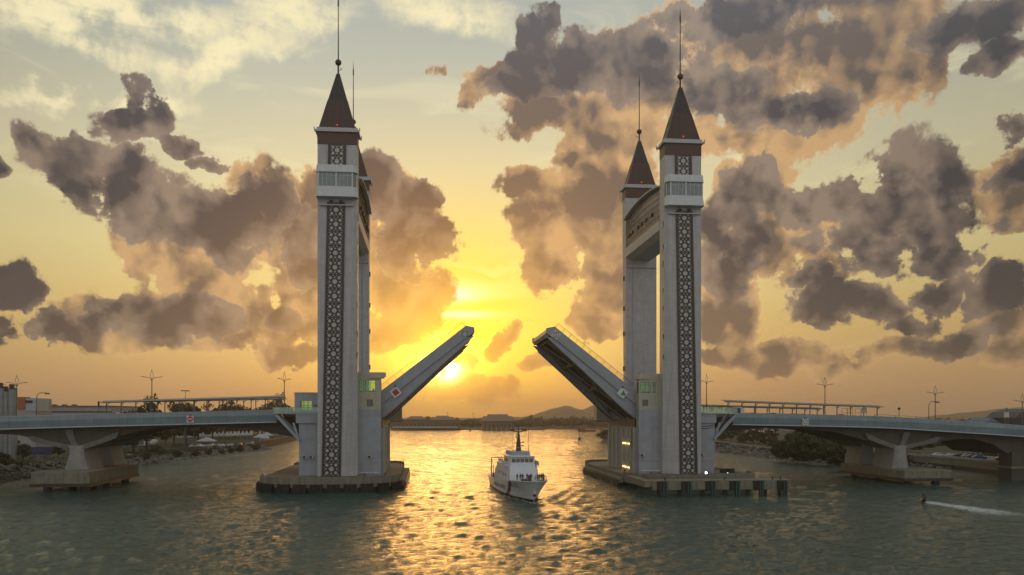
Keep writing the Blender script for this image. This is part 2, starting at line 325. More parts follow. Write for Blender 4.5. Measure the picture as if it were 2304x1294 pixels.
# ------------------------------------------------------------------ mesh helpers
BASE = {}
class MB:
    def __init__(s): s.v = []; s.f = []
    def add(s, vs, fs):
        k = len(s.v); s.v += [tuple(p) for p in vs]; s.f += [tuple(k + i for i in f) for f in fs]; return s
    def box(s, x0, x1, y0, y1, z0, z1):
        return s.add([(x, y, z) for z in (z0, z1) for y in (y0, y1) for x in (x0, x1)], [(0, 2, 3, 1), (4, 5, 7, 6), (0, 1, 5, 4), (2, 6, 7, 3), (0, 4, 6, 2), (1, 3, 7, 5)])
    def loft(s, rings, cap=True, closed=True):
        n = len(rings[0]); vs = [p for r in rings for p in r]; fs = []
        for i in range(len(rings) - 1):
            for j in range(n if closed else n - 1):
                a = i * n + j; b = i * n + (j + 1) % n; fs.append((a, b, b + n, a + n))
        if cap: fs.append(tuple(range(n))[::-1]); fs.append(tuple((len(rings) - 1) * n + i for i in range(n)))
        return s.add(vs, fs)
    def prism_z(s, poly, z0, z1, poly2=None):
        return s.loft([[(x, y, z0) for x, y in poly], [(x, y, z1) for x, y in (poly2 or poly)]])
    def prism_y(s, poly, y0, y1):
        return s.loft([[(x, y0, z) for x, z in poly], [(x, y1, z) for x, z in poly]])
    def prism_x(s, poly, x0, x1):
        return s.loft([[(x0, y, z) for y, z in poly], [(x1, y, z) for y, z in poly]])
    def cyl(s, a, b, r, r2=None, n=10):
        a = Vector(a); b = Vector(b); d = (b - a).normalized(); u = d.orthogonal().normalized(); w = d.cross(u); r2 = r if r2 is None else r2
        R = [[tuple(p + (u * math.cos(2 * PI * i / n) + w * math.sin(2 * PI * i / n)) * q) for i in range(n)] for p, q in ((a, r), (b, max(r2, .002)))]
        return s.loft(R)
    def tube(s, pts, r, n=6):
        for a, b in zip(pts, pts[1:]): s.cyl(a, b, r, n=n)
        return s
    def bar(s, a, b, w, h, up=(0, 0, 1)):
        a = Vector(a); b = Vector(b); d = (b - a).normalized(); sd_ = d.cross(Vector(up)); sd_ = sd_.normalized() if sd_.length > 1e-4 else Vector((1, 0, 0)); u = sd_.cross(d)
        R = [[tuple(p + sd_ * (w / 2 * i) + u * (h / 2 * j)) for i, j in ((-1, -1), (1, -1), (1, 1), (-1, 1))] for p in (a, b)]
        return s.loft(R)
    def ball(s, c, r, n=14, m=8, sz=1.):
        R = [[(c[0] + r * math.sin(PI * k / m) * math.cos(2 * PI * i / n), c[1] + r * math.sin(PI * k / m) * math.sin(2 * PI * i / n), c[2] + r * sz * math.cos(PI * k / m)) for i in range(n)] for k in range(1, m)]
        k0 = len(s.v); s.loft(R, cap=False); s.add([(c[0], c[1], c[2] + r * sz), (c[0], c[1], c[2] - r * sz)], [])
        t = len(s.v) - 2
        for i in range(n):
            s.f.append((t, k0 + i, k0 + (i + 1) % n)); s.f.append((t + 1, k0 + (m - 2) * n + (i + 1) % n, k0 + (m - 2) * n + i))
        return s
    def ring_y(s, cx, cz, y, r, w, t, n=16, a0=0., a1=2 * PI):
        """flat ring in the XZ plane, facing -Y"""
        full = abs(a1 - a0 - 2 * PI) < 1e-6; k = n if full else n + 1
        A = [a0 + (a1 - a0) * i / n for i in range(k)]
        R = [[(cx + (r + p) * math.cos(a), y + q, cz + (r + p) * math.sin(a)) for p, q in ((-w / 2, -t), (w / 2, -t), (w / 2, 0), (-w / 2, 0))] for a in A]
        if full: R.append(R[0])
        return s.loft(R, cap=not full)
    def xf(s, M):
        s.v = [tuple(M @ Vector(p)) for p in s.v]; return s
    def mirror_x(s, sgn):
        if sgn < 0: s.v = [(-x, y, z) for x, y, z in s.v]
        return s
    def build(s, name, m, parent=None, smooth=False, bevel=0.):
        me = bpy.data.meshes.new(name); o = bpy.data.objects.new(name, me); COL.objects.link(o)
        L = Vector((0, 0, 0))
        if parent is not None:
            o.parent = parent; L = BASE.get(parent.name, L)
        BASE[o.name] = L
        me.from_pydata([(x - L.x, y - L.y, z - L.z) for x, y, z in s.v], [], s.f)
        bm = bmesh.new(); bm.from_mesh(me); bmesh.ops.recalc_face_normals(bm, faces=bm.faces); bm.to_mesh(me); bm.free()
        if smooth is True: me.shade_smooth()
        elif smooth: me.shade_smooth(); me.set_sharp_from_angle(angle=rad(smooth))
        me.materials.append(m)
        if bevel:
            b = o.modifiers.new('bevel', 'BEVEL'); b.width = bevel; b.segments = 1; b.limit_method = 'ANGLE'
        return o

def thing(name, loc, label, cat, group=None, kind=None):
    o = bpy.data.objects.new(name, None); COL.objects.link(o); o.location = loc; BASE[o.name] = Vector(loc)
    o.empty_display_size = .5
    return tag(o, label, cat, group, kind)
def tag(o, label=None, cat=None, group=None, kind=None):
    if label: o['label'] = label
    if cat: o['category'] = cat
    if group: o['group'] = group
    if kind: o['kind'] = kind
    return o
def copy_tree(o, parent=None):
    c = o.copy(); COL.objects.link(c); c.parent = parent
    BASE[c.name] = BASE.get(o.name, Vector((0, 0, 0)))
    for ch in list(o.children): copy_tree(ch, c)
    return c
def interp(x, L):
    for (a, p), (b, q) in zip(L, L[1:]):
        if x <= b or (b, q) == L[-1]:
            t = (x - a) / (b - a); return p + (q - p) * t
def crv(L, x):
    """smooth (cosine-free catmull) lookup"""
    xs = [p[0] for p in L]
    i = max(0, min(len(L) - 2, next((k for k in range(len(L) - 1) if x <= xs[k + 1]), len(L) - 2)))
    p0 = L[max(i - 1, 0)]; p1 = L[i]; p2 = L[i + 1]; p3 = L[min(i + 2, len(L) - 1)]
    t = (x - p1[0]) / (p2[0] - p1[0]); h = p2[0] - p1[0]
    m1 = (p2[1] - p0[1]) / (p2[0] - p0[0]) * h; m2 = (p3[1] - p1[1]) / (p3[0] - p1[0]) * h
    return (2 * t ** 3 - 3 * t * t + 1) * p1[1] + (t ** 3 - 2 * t * t + t) * m1 + (-2 * t ** 3 + 3 * t * t) * p2[1] + (t ** 3 - t * t) * m2

def wall_holes(mb, x0, x1, z0, z1, y0, y1, holes):
    """wall slab with rectangular openings: split into a grid of boxes"""
    xs = sorted({x0, x1, *[h[0] for h in holes], *[h[1] for h in holes]}); zs = sorted({z0, z1, *[h[2] for h in holes], *[h[3] for h in holes]})
    for zi in range(len(zs) - 1):
        run = None
        for xi in range(len(xs)):
            solid = xi < len(xs) - 1 and not any(h[0] <= (xs[xi] + xs[xi + 1]) / 2 <= h[1] and h[2] <= (zs[zi] + zs[zi + 1]) / 2 <= h[3] for h in holes)
            if solid and run is None: run = xs[xi]
            if not solid and run is not None:
                mb.box(run, xs[xi], y0, y1, zs[zi], zs[zi + 1]); run = None
# ------------------------------------------------------------------ river
def water_mesh():
    rng = np.random.default_rng(3)
    nr, na = 620, 640
    r = 34 * (1600 / 34) ** np.linspace(0, 1, nr)
    a = np.radians(np.linspace(-40, 52, na))
    Rg, Ag = np.meshgrid(r, a, indexing='ij')
    X = CAM.x + Rg * np.sin(Ag); Y = CAM.y + Rg * np.cos(Ag)
    Z = np.zeros_like(X)
    wl = [(14, .030), (9.5, .030), (7, .034), (5.2, .038), (4.1, .038), (3.2, .036), (2.5, .032), (1.9, .028), (1.4, .020)]
    for lam, amp in wl:
        for k in range(6):
            th = rng.normal(math.pi / 2 - .15, .72); L = lam * rng.uniform(.8, 1.25); p = rng.uniform(0, 6.28)
            k_ = 2 * math.pi / L; ph = k_ * (X * math.cos(th) + Y * math.sin(th)) + p + .8 * np.sin(X / 17. + p) + .8 * np.sin(Y / 23. + 2 * p)
            fade = np.clip(1.25 - Rg / (L * 75), 0, 1)
            Z += amp * .72 * fade * (np.sin(ph) + .28 * np.sin(2 * ph + 1.2))
    # patches of calmer and rougher water
    g = .75 + .35 * np.sin(X / 31. + 1.5 * np.sin(Y / 44.)) * np.sin(Y / 38. + 1.1 * np.sin(X / 52.))
    Z *= g
    # bow wave and wake of the patrol ship: two diverging crests that leave the bow
    bx, by = .9, -54.5
    back = Y - by
    for s_ in (-1, 1):
        for off, am in ((0, .55), (3.2, .34), (6.6, .2)):
            d = s_ * (X - bx) - (2.2 + off + np.clip(back, 0, 200) * .36)
            Z += am * np.exp(-(d / (1.0 + .02 * np.clip(back, 0, 99))) ** 2) * np.clip((back + 3) / 5, 0, 1) * np.exp(-np.clip(back, 0, 200) / 48)
    # stretch the outer rim out to the horizon
    V = np.stack([X, Y, Z], -1).reshape(-1, 3)
    far = []
    base = nr * na
    idx = np.arange(nr * na).reshape(nr, na)
    F = np.stack([idx[:-1, :-1], idx[:-1, 1:], idx[1:, 1:], idx[1:, :-1]], -1).reshape(-1, 4)
    # flat skirt: behind/below the viewer, sides and horizon
    ex = [(CAM.x + q * math.sin(t), CAM.y + q * math.cos(t), 0) for q, t in ()]
    me = bpy.data.meshes.new('river_water'); me.vertices.add(len(V)); me.vertices.foreach_set('co', V.astype(np.float32).ravel())
    me.loops.add(F.size); me.loops.foreach_set('vertex_index', F.astype(np.int32).ravel())
    me.polygons.add(len(F)); me.polygons.foreach_set('loop_start', np.arange(0, F.size, 4, dtype=np.int32))
    me.update(); me.validate(); me.shade_smooth()
    o = bpy.data.objects.new('water', me); COL.objects.link(o); tag(o, kind='structure', label='green river water with golden ripples')
    me.materials.append(WATER)
    m = MB(); m.box(-5000, 5000, -400, 6200, -3.0, -.9)
    o2 = m.build('water', WATER); tag(o2, kind='structure', label='calm water out to the horizon')

def water_mat():
    m = bpy.data.materials.new('river_water'); m.use_nodes = True; nt = m.node_tree; N = NT(nt); b = nt.nodes['Principled BSDF']
    geo = N.n('ShaderNodeNewGeometry'); pos = geo.outputs['Position']
    b.inputs['Roughness'].default_value = .07; b.inputs['IOR'].default_value = 1.33
    big_ = N.noise(pos, .03, 3, .5, '3D')
    b.inputs['Specular IOR Level'].default_value = 1.0
    base = N.mix(big_.outputs['Fac'], (.015, .055, .040, 1), (.024, .072, .053, 1))
    # foam: wake of the small craft, bow of the ship
    # foam follows the wakes: distance to a wake line, widening astern, broken by noise
    def wake(ax, ay, bx, by, w0, w1, fade):
        dx, dy = bx - ax, by - ay; L = math.hypot(dx, dy); rx = N.v('SUBTRACT', pos, (ax, ay, 0))
        u = N.v('DOT_PRODUCT', rx, (dx / L / L, dy / L / L, 0)); v = N.m('ABSOLUTE', N.v('DOT_PRODUCT', rx, (-dy / L, dx / L, 0)))
        wd = N.m('ADD', w0, N.m('MULTIPLY', u, w1 - w0)); e = N.rng(N.m('DIVIDE', v, wd), 1.0, .15)
        return N.m('MULTIPLY', N.m('MULTIPLY', e, N.rng(u, -.01, .03)), N.rng(u, 1.0, fade))
    fn = N.noise(N.mapping(pos, rot=(0, 0, rad(38)), sc=(1, .45, 1)), 1.8, 6, .68, '3D')
    ja = on_z(2078, 1128, 0); jb = on_z(2340, 1168, 0); jet = wake(ja.x, ja.y, jb.x, jb.y, 2.2, 7.5, .45)
    sb = None
    for a in ((.6, -57.6, -9.5, -26, 1.3, 3.4, .1), (.6, -57.6, 12.5, -30, 1.3, 3.4, .1), (-1.1, -14, -4, 60, 4.5, 9, .2)):
        w_ = wake(*a); sb = w_ if sb is None else N.m('MAXIMUM', sb, w_)
    foam = N.m('MAXIMUM', N.m('MULTIPLY', jet, N.rng(fn.outputs['Fac'], .34, .55)), N.m('MULTIPLY', N.m('MULTIPLY', sb, .95), N.rng(fn.outputs['Fac'], .44, .58)))
    base = N.mix(foam, base, (.62, .66, .66, 1))
    nt.links.new(N.m('ADD', .07, N.m('MULTIPLY', foam, .6)), b.inputs['Roughness'])
    nt.links.new(base, b.inputs['Base Color'])
    v1 = N.mapping(pos, rot=(0, 0, rad(8)), sc=(.55, 1.0, 1)); n1 = N.noise(v1, 1.5, 6, .66, '3D', dist=.4)
    v2 = N.mapping(pos, rot=(0, 0, rad(-17)), sc=(.5, 1.1, 1)); n2 = N.noise(v2, .34, 4, .55, '3D', dist=.3)
    v3 = N.mapping(pos, rot=(0, 0, rad(5)), sc=(.35, 1.0, 1)); n3 = N.noise(v3, .11, 3, .5, '3D')
    h = N.m('ADD', N.m('ADD', N.m('MULTIPLY', n1.outputs['Fac'], .30), N.m('MULTIPLY', n2.outputs['Fac'], .36)), N.m('MULTIPLY', n3.outputs['Fac'], .5))
    bp = N.n('ShaderNodeBump'); bp.inputs['Strength'].default_value = 1.0; bp.inputs['Distance'].default_value = 1.35
    nt.links.new(h, bp.inputs['Height']); nt.links.new(bp.outputs[0], b.inputs['Normal'])
    return m
WATER = water_mat()
water_mesh()
# ------------------------------------------------------------------ bridge towers
ZP = 3.2; TX = 44.72; TYC = 19.5; HW = 4.9; HD = 2.18; ZB = 86.8
SIDE = {-1: 'left', 1: 'right'}
def tower(s, f):
    yf = f * TYC
    where = 'near' if f < 0 else 'far'
    extra = {(-1, -1): 'tall white tower with dark star lattice, left of the ship, nearest the viewer', (1, -1): 'tall white tower with dark star lattice behind the concrete fender jetty',
             (-1, 1): 'white tower mostly hidden behind the left lattice tower', (1, 1): 'plain grey white tower at the far end of the right skybridge'}[(s, f)]
    t = thing('bridge_tower', (s * TX, yf, ZP), extra, 'tower', 'four towers of the drawbridge')
    def M(): return MB()
    xo = TX + HW; xi = TX - HW
    # shaft: a corner of the channel side is cut away more and more towards the foot
    rings = []
    for k in range(25):
        z = ZP + (ZB - ZP) * k / 24; u = 1 - k / 24
        sh = 3.15 * u; c = .02 + 2.1 * u; F_ = yf + f * HD; B_ = yf - f * HD
        rings.append([(xo, F_, z), (xi + sh, F_, z), (xi, F_ - f * c, z), (xi, B_, z), (xo, B_, z)])
    m = M(); m.loft(rings); m.mirror_x(s).build('shaft', TOWER, t)
    m = M().box(xi - .05, xo + .05, yf - HD - .05, yf + HD + .05, ZB, 89.95); m.mirror_x(s).build('slatted_band', COPPER, t)
    m = M()
    m.box(xi - .55, xo + .55, yf - HD - .55, yf + HD + .55, 89.95, 90.45).box(xi - .2, xo + .2, yf - HD - .2, yf + HD + .2, 90.45, 91.1)
    for a in (xi - .75, xo + .75):
        for b in (yf - HD - .6, yf + HD + .6): m.bar((a - .15 * (1 if a > TX else -1), b, 89.8), (a, b, 90.9), .25, .25)
    m.mirror_x(s).build('cornice', TRIM, t)
    # roof: rust-brown panels below, dark metal above
    def ring(z):
        u = (z - 91.1) / (105.5 - 91.1); hx = 4.45 * (1 - u) + .42 * u; hy = 2.35 * (1 - u) + .4 * u
        return [(TX - hx, yf - hy, z), (TX + hx, yf - hy, z), (TX + hx, yf + hy, z), (TX - hx, yf + hy, z)]
    r = M().loft([ring(91.1), ring(98.2)]).mirror_x(s).build('roof', ROOFL, t)
    g = M()
    for z in (91.35, 93.3, 95.6, 97.6):
        a = ring(z)
        for i in range(4):
            p, q = a[i], a[(i + 1) % 4]; g.bar(p, q, .10, .07)
    for i in range(4):
        a, b = ring(91.1), ring(98.2)
        g.bar(a[i], b[i], .16, .16, (0, 1, 0))
        for w in (.25, .5, .75):
            p = Vector(a[i]).lerp(Vector(a[(i + 1) % 4]), w); q = Vector(b[i]).lerp(Vector(b[(i + 1) % 4]), w); g.bar(p, q, .07, .08, (0, 1, 0))
    g.mirror_x(s).build('roof_ribs', RUSTY, r)
    M().loft([ring(98.2), ring(105.5)]).mirror_x(s).build('upper_roof', ROOFD, t)
    fn = M().cyl((TX, yf, 105.4), (TX, yf, 108), .22).cyl((TX, yf, 109), (TX, yf, 122.8), .16, .10).cyl((TX, yf, 122.8), (TX, yf, 124.6), .20, .18).cyl((TX, yf, 124.6), (TX, yf, 127.1), .12, .01)
    fn.bar((TX - .1, yf, 106.3), (TX - .7, yf, 106.7), .07, .07).ball((TX - .72, yf, 106.9), .18, 8, 5)
    fo = fn.mirror_x(s).build('finial', DARKM, t)
    M().ball((TX, yf, 108.5), .80, 20, 12).mirror_x(s).build('ball', BRONZE, fo, smooth=True)
    M().box(TX - .14, TX + .14, yf - 2.62, yf - 2.42, 91.5, 91.85).mirror_x(s).build('beacon', LAMPR, t)
    if f < 0:
        F = -TYC - HD   # front plane
        def cx(z): return TX + 1.5 * (1 - (z - ZP) / (ZB - ZP))
        def hw(z): return 2.22 + .14 * (1 - (z - ZP) / (ZB - ZP))
        def lattice(z0, z1, n):
            """dark pierced screen; the pale wall shows through round, star-shaped and corner openings"""
            L = M().loft([[(cx(z) - hw(z), F - .02, z), (cx(z) + hw(z), F - .02, z), (cx(z) + hw(z), F - .14, z), (cx(z) - hw(z), F - .14, z)] for z in (z0, z1)])
            for q in (-1, 1):
                L.loft([[(cx(z) + q * hw(z) - q * .5, F - .13, z), (cx(z) + q * hw(z), F - .13, z), (cx(z) + q * hw(z), F - .36, z), (cx(z) + q * hw(z) - q * .5, F - .36, z)] for z in (z0, z1)])
            bk = M(); H = (z1 - z0) / n; y = F - .15
            def disc(cx_, cz_, r, k=12, inner=None, a0=0.):
                pts = []
                for i in range(k if inner is None else 2 * k):
                    a = a0 + 2 * PI * i / (k if inner is None else 2 * k); rr = r if inner is None or i % 2 == 0 else r * inner
                    pts.append((cx_ + rr * math.cos(a), cz_ + rr * math.sin(a)))
                bk.prism_y(pts, y - .02, y + .01)
            for k in range(n):
                zc = z0 + (k + .5) * H; x = cx(zc); w = hw(zc) - .5
                disc(x, zc, .60, 16); L.ring_y(x, zc, y + .02, .66, .08, .1, 16)
                for i in (-1, 1):
                    for j in (-1, 1):
                        disc(x + i * w * .60, zc + j * H * .27, .40, 12); L.ring_y(x + i * w * .60, zc + j * H * .27, y + .02, .47, .06, .1, 12)
                    disc(x + i * w * .74, zc, .33, 5, .45, PI / 2); disc(x, zc + i * H * .31, .33, 5, .45, PI / 2)
                    for j in (-1, 1):
                        bk.prism_y([(x + i * w * .96, zc + j * H * .44), (x + i * w * .66, zc + j * H * .455), (x + i * w * .96, zc + j * H * .36)], y - .02, y + .01)
                        bk.prism_y([(x + i * w * .97, zc + j * H * .16), (x + i * w * .97, zc + j * H * .08), (x + i * w * .86, zc + j * H * .12)], y - .02, y + .01)
                    bk.prism_y([(x + i * .18, zc - H * .46), (x + i * .18 + i * .5, zc - H * .46), (x + i * .43, zc - H * .40)], y - .02, y + .01)
                    bk.prism_y([(x + i * .18, zc + H * .46), (x + i * .18 + i * .5, zc + H * .46), (x + i * .43, zc + H * .40)], y - .02, y + .01)
                L.box(x - w, x + w, y - .08, y + .02, zc + H / 2 - .05, zc + H / 2 + .05)
            return bk, L
        for z0, z1, n in ((ZP + .1, 72.2, 19), (81.2, ZB - .05, 2)):
            b, L = lattice(z0, z1, n)
            L = L.mirror_x(s).build('lattice_screen', LATT, t)
            b.mirror_x(s).build('lattice_openings', LATB, L)
        M().box(cx(71) - 4.3, cx(71) + 4.1, F - .75, F, 71.3, 71.6).mirror_x(s).build('ledge', TRIM, t)
        for q in (-1.5, -1.0, 1.0, 1.5): M().box(cx(72) + q - .2, cx(72) + q + .2, F - .5, F - .05, 71.9, 72.7).mirror_x(s).build('vent_grille', DARKM, t)
        # observation box
        def pl(e, y): return [(xi + .0, F + .3), (xo + .05, F + .3), (xo + .05 + e * .3, y + .9), (xo - .35 + e * .3, y), (xi + .85 - e, y), (xi - .05 - e, y + .9)]
        yb = F - 2.1
        m = M().prism_z(pl(.55, yb - .45), 73.1, 75.75, pl(0, yb)).mirror_x(s).build('balcony_base', WHITE, t); m = M().prism_z(pl(.3, yb - .25), 79.25, 81.15, pl(.1, yb + .1)); 
        m.mirror_x(s).build('observation_balcony', WHITE, t)
        gl = M().prism_z(pl(-.12, yb + .18), 75.75, 79.25).mirror_x(s).build('window', GLASSB, t)
        mu = M(); xs = [xi + .95, TX + .05, xo - .45]
        for x in xs: mu.box(x - .17, x + .17, yb - .02, yb + .22, 75.75, 79.25)
        for a, b in ((xs[0], xs[1]), (xs[1], xs[2])):
            for w in (.28, .52, .76): x = a + (b - a) * w; mu.box(x - .045, x + .045, yb + .05, yb + .2, 75.75, 79.25)
            mu.box(a, b, yb + .08, yb + .2, 78.4, 78.5)
        mu.box(xi + .02, xi + .16, yb + .8, yb + 1.0, 75.75, 79.25)
        mu.mirror_x(s).build('window_frame', WHITE, gl)
        # slit windows with small hoods on the channel side
        for z in (69.2, 63.1, 58.9, 51.6, 47.0, 39.5, 34.1):
            y = -TYC - .9
            w = M().box(xi - .06, xi + .1, y - .28, y + .28, z - .8, z + .55).mirror_x(s).build('window', DARKM, t)
            M().box(xi - .36, xi - .02, y - .38, y + .38, z - 1.0, z - .82).mirror_x(s).build('sill', WHITE, w)
        if s < 0:
            pass
    else:
        F = TYC - HD
        M().box(TX - 3.0, TX - 2.55, F - .06, F + .02, ZP, 66).mirror_x(s).build('groove', WALLC, t)
        M().box(xi + .2, xo - .2, F - .5, F, 64.9, 65.6).mirror_x(s).build('ledge', TRIM, t)
        for z in (62, 52.5, 44.5, 33.5):
            M().box(xi - .3, xi + .05, TYC - .3, TYC + .3, z - .8, z + .6).mirror_x(s).build('window', DARKM, t)
    return t
for s in (-1, 1):
    for f in (-1, 1): tower(s, f)

def skybridge(s):
    t = thing('skybridge', (s * 42, 0, 70), 'arched glazed skybridge joining the %s' % ('two right towers, pale yellow glass' if s > 0 else 'two left towers, glowing golden in the sun'), 'skybridge', 'skybridges between tower tops')
    YE = TYC - HD - .03; xb = 47.5
    n = 20; ys = [-YE + 2 * YE * i / n for i in range(n + 1)]
    top = lambda y: 79.6 + 1.3 * (1 - (y / YE) ** 2); bul = lambda y: 40.1 - .12 * (1 - (y / YE) ** 2) ; bot = lambda y: 70.9
    M = MB
    # glazed wall on the channel side: upright, bulging a little
    m = M().loft([[(bul(y), y, bot(y)), (bul(y) - .25, y, (bot(y) + top(y)) / 2), (bul(y) + .1, y, top(y)), (bul(y) + .4, y, top(y)), (bul(y) + .4, y, bot(y))] for y in ys])
    m.mirror_x(s).build('curtain_wall', GOLDG, t)
    g = M()
    for i in range(0, 41):
        y = -YE + 2 * YE * i / 40; x = bul(y)
        g.bar((x - .05, y, bot(y)), (x - .3, y, (bot(y) + top(y)) / 2), .07, .07, (0, 1, 0)); g.bar((x - .3, y, (bot(y) + top(y)) / 2), (x + .05, y, top(y)), .07, .07, (0, 1, 0))
    for w in (.15, .33, .5, .67, .84):
        P_ = [(bul(y) - .25 * (1 - abs(2 * w - 1)) - .05, y, bot(y) + w * (top(y) - bot(y))) for y in ys]
        for a, b in zip(P_, P_[1:]): g.bar(a, b, .07, .07)
    g.mirror_x(s).build('mullion_grid', BRONZE, t)
    M().loft([[(bul(y) - 1.1, y, top(y) + .1), (bul(y) - 1.1, y, top(y) + .45), (xb, y, top(y) + .7), (xb, y, top(y))] for y in ys]).mirror_x(s).build('roof', TRIM, t)
    M().loft([[(39.8, y, 68.3), (39.7, y, 70.9), (xb, y, 70.9), (xb, y, 67.2), (41.6, y, 67.2)] for y in ys]).mirror_x(s).build('floor_beam', TRIM, t)
    M().loft([[(xb - .4, y, 70.9), (xb - .4, y, top(y)), (xb, y, top(y)), (xb, y, 70.9)] for y in ys]).mirror_x(s).build('rear_wall', GOLDG, t)
    for y in (-10, -4.5, 0, 3.5, 10, 13, 15): M().box(bul(y) - .55, bul(y) - .25, y - .9, y + .4, 73.6, 74.5).mirror_x(s).build('awning_window', DARKM, t)
for s in (-1, 1): skybridge(s)

# ------------------------------------------------------------------ piers the towers stand on
def stadium(cx, hw_, yc, hl, dep, n=14):
    P = []
    for i in range(n + 1):
        a = PI * i / n; P.append((cx + hw_ * math.cos(a), yc + hl + dep * math.sin(a) ** .6 if 0 < i < n else yc + hl))
    for i in range(n + 1):
        a = PI + PI * i / n; P.append((cx + hw_ * math.cos(a), yc - hl - dep * abs(math.sin(a)) ** .6 if 0 < i < n else yc - hl))
    return P
def pier_base(s):
    cx = s * 46.6
    t = thing('pier_platform', (cx, 0, 0), 'boat-shaped weathered concrete pier platform under the %s' % ('left towers, fringed by black rubber fenders' if s < 0 else 'right towers, behind the fender jetty'), 'pier', 'boat-shaped pier platforms')
    P = stadium(cx, 17.2, 4, 23, 11.5)
    MB().prism_z(P, 1.1, 3.1).build('deck_slab', CONC, t)
    MB().prism_z(stadium(cx, 16.7, 4, 23, 11.0), -2, 1.35).build('footing', CONCD, t)
    # kerb wall round both rounded ends
    for pts in ([p for p in P if p[1] > 24], [p for p in P if p[1] < -18]):
        I = [(cx + (x - cx) * .972, 5 + (y - 5) * .985) for x, y in pts]
        k = MB(); k.loft([[(a[0], a[1], 3.1), (a[0], a[1], 3.75), (b[0], b[1], 3.75), (b[0], b[1], 3.1)] for a, b in zip(pts, I)])
        k.build('kerb_wall', CONC, t)
    # lower ledge with sheet piles on the channel side
    xin = s * 29.2
    MB().box(*sorted((xin, xin - s * 1.5)), -20, 24, .9, 2.2).build('ledge', CONC, t)
    sp = MB()
    for i in range(44):
        y = -20 + i; sp.box(*sorted((xin - s * (1.55 + .14 * (i % 2)), xin - s * 1.2)), y, y + 1, -1.5, 1.6)
    sp.build('sheet_pile_skirt', SHEET if s < 0 else CONCD, t)
    # fenders hanging round the rounded front
    fr = [p for p in P if p[1] < -18.9]
    fr.sort(key=lambda p: p[0])
    L = [Vector((p[0], p[1], 0)) for p in fr]
    dist = [0]
    for a, b in zip(L, L[1:]): dist.append(dist[-1] + (b - a).length)
    def at_(d):
        for i in range(len(L) - 1):
            if d <= dist[i + 1] or i == len(L) - 2:
                q = L[i].lerp(L[i + 1], (d - dist[i]) / (dist[i + 1] - dist[i])); tn = (L[i + 1] - L[i]).normalized(); return q, tn
    n = 12; step = dist[-1] / n
    if s < 0:
        for i in range(n):
            q, tn = at_(step * (i + .5)); nn = Vector((tn.y, -tn.x, 0))
            w = step * .78
            m = MB(); a = q - tn * w / 2 + nn * .05; b = q + tn * w / 2 + nn * .05
            for j in range(5):
                p0 = a.lerp(b, j / 5 + .015); p1 = a.lerp(b, (j + 1) / 5 - .015); h = 2.05 - .12 * (j % 2)
                m.loft([[tuple(p0 + Vector((0, 0, zz)) + nn * e) for zz, e in ((-.3, 0), (-.3, .8), (h, .8), (h, 0))], [tuple(p1 + Vector((0, 0, zz)) + nn * e) for zz, e in ((-.3, 0), (-.3, .8), (h, .8), (h, 0))]])
            m.build('rubber_fender', RUBBER, t)
    return t
for s in (-1, 1): pier_base(s)

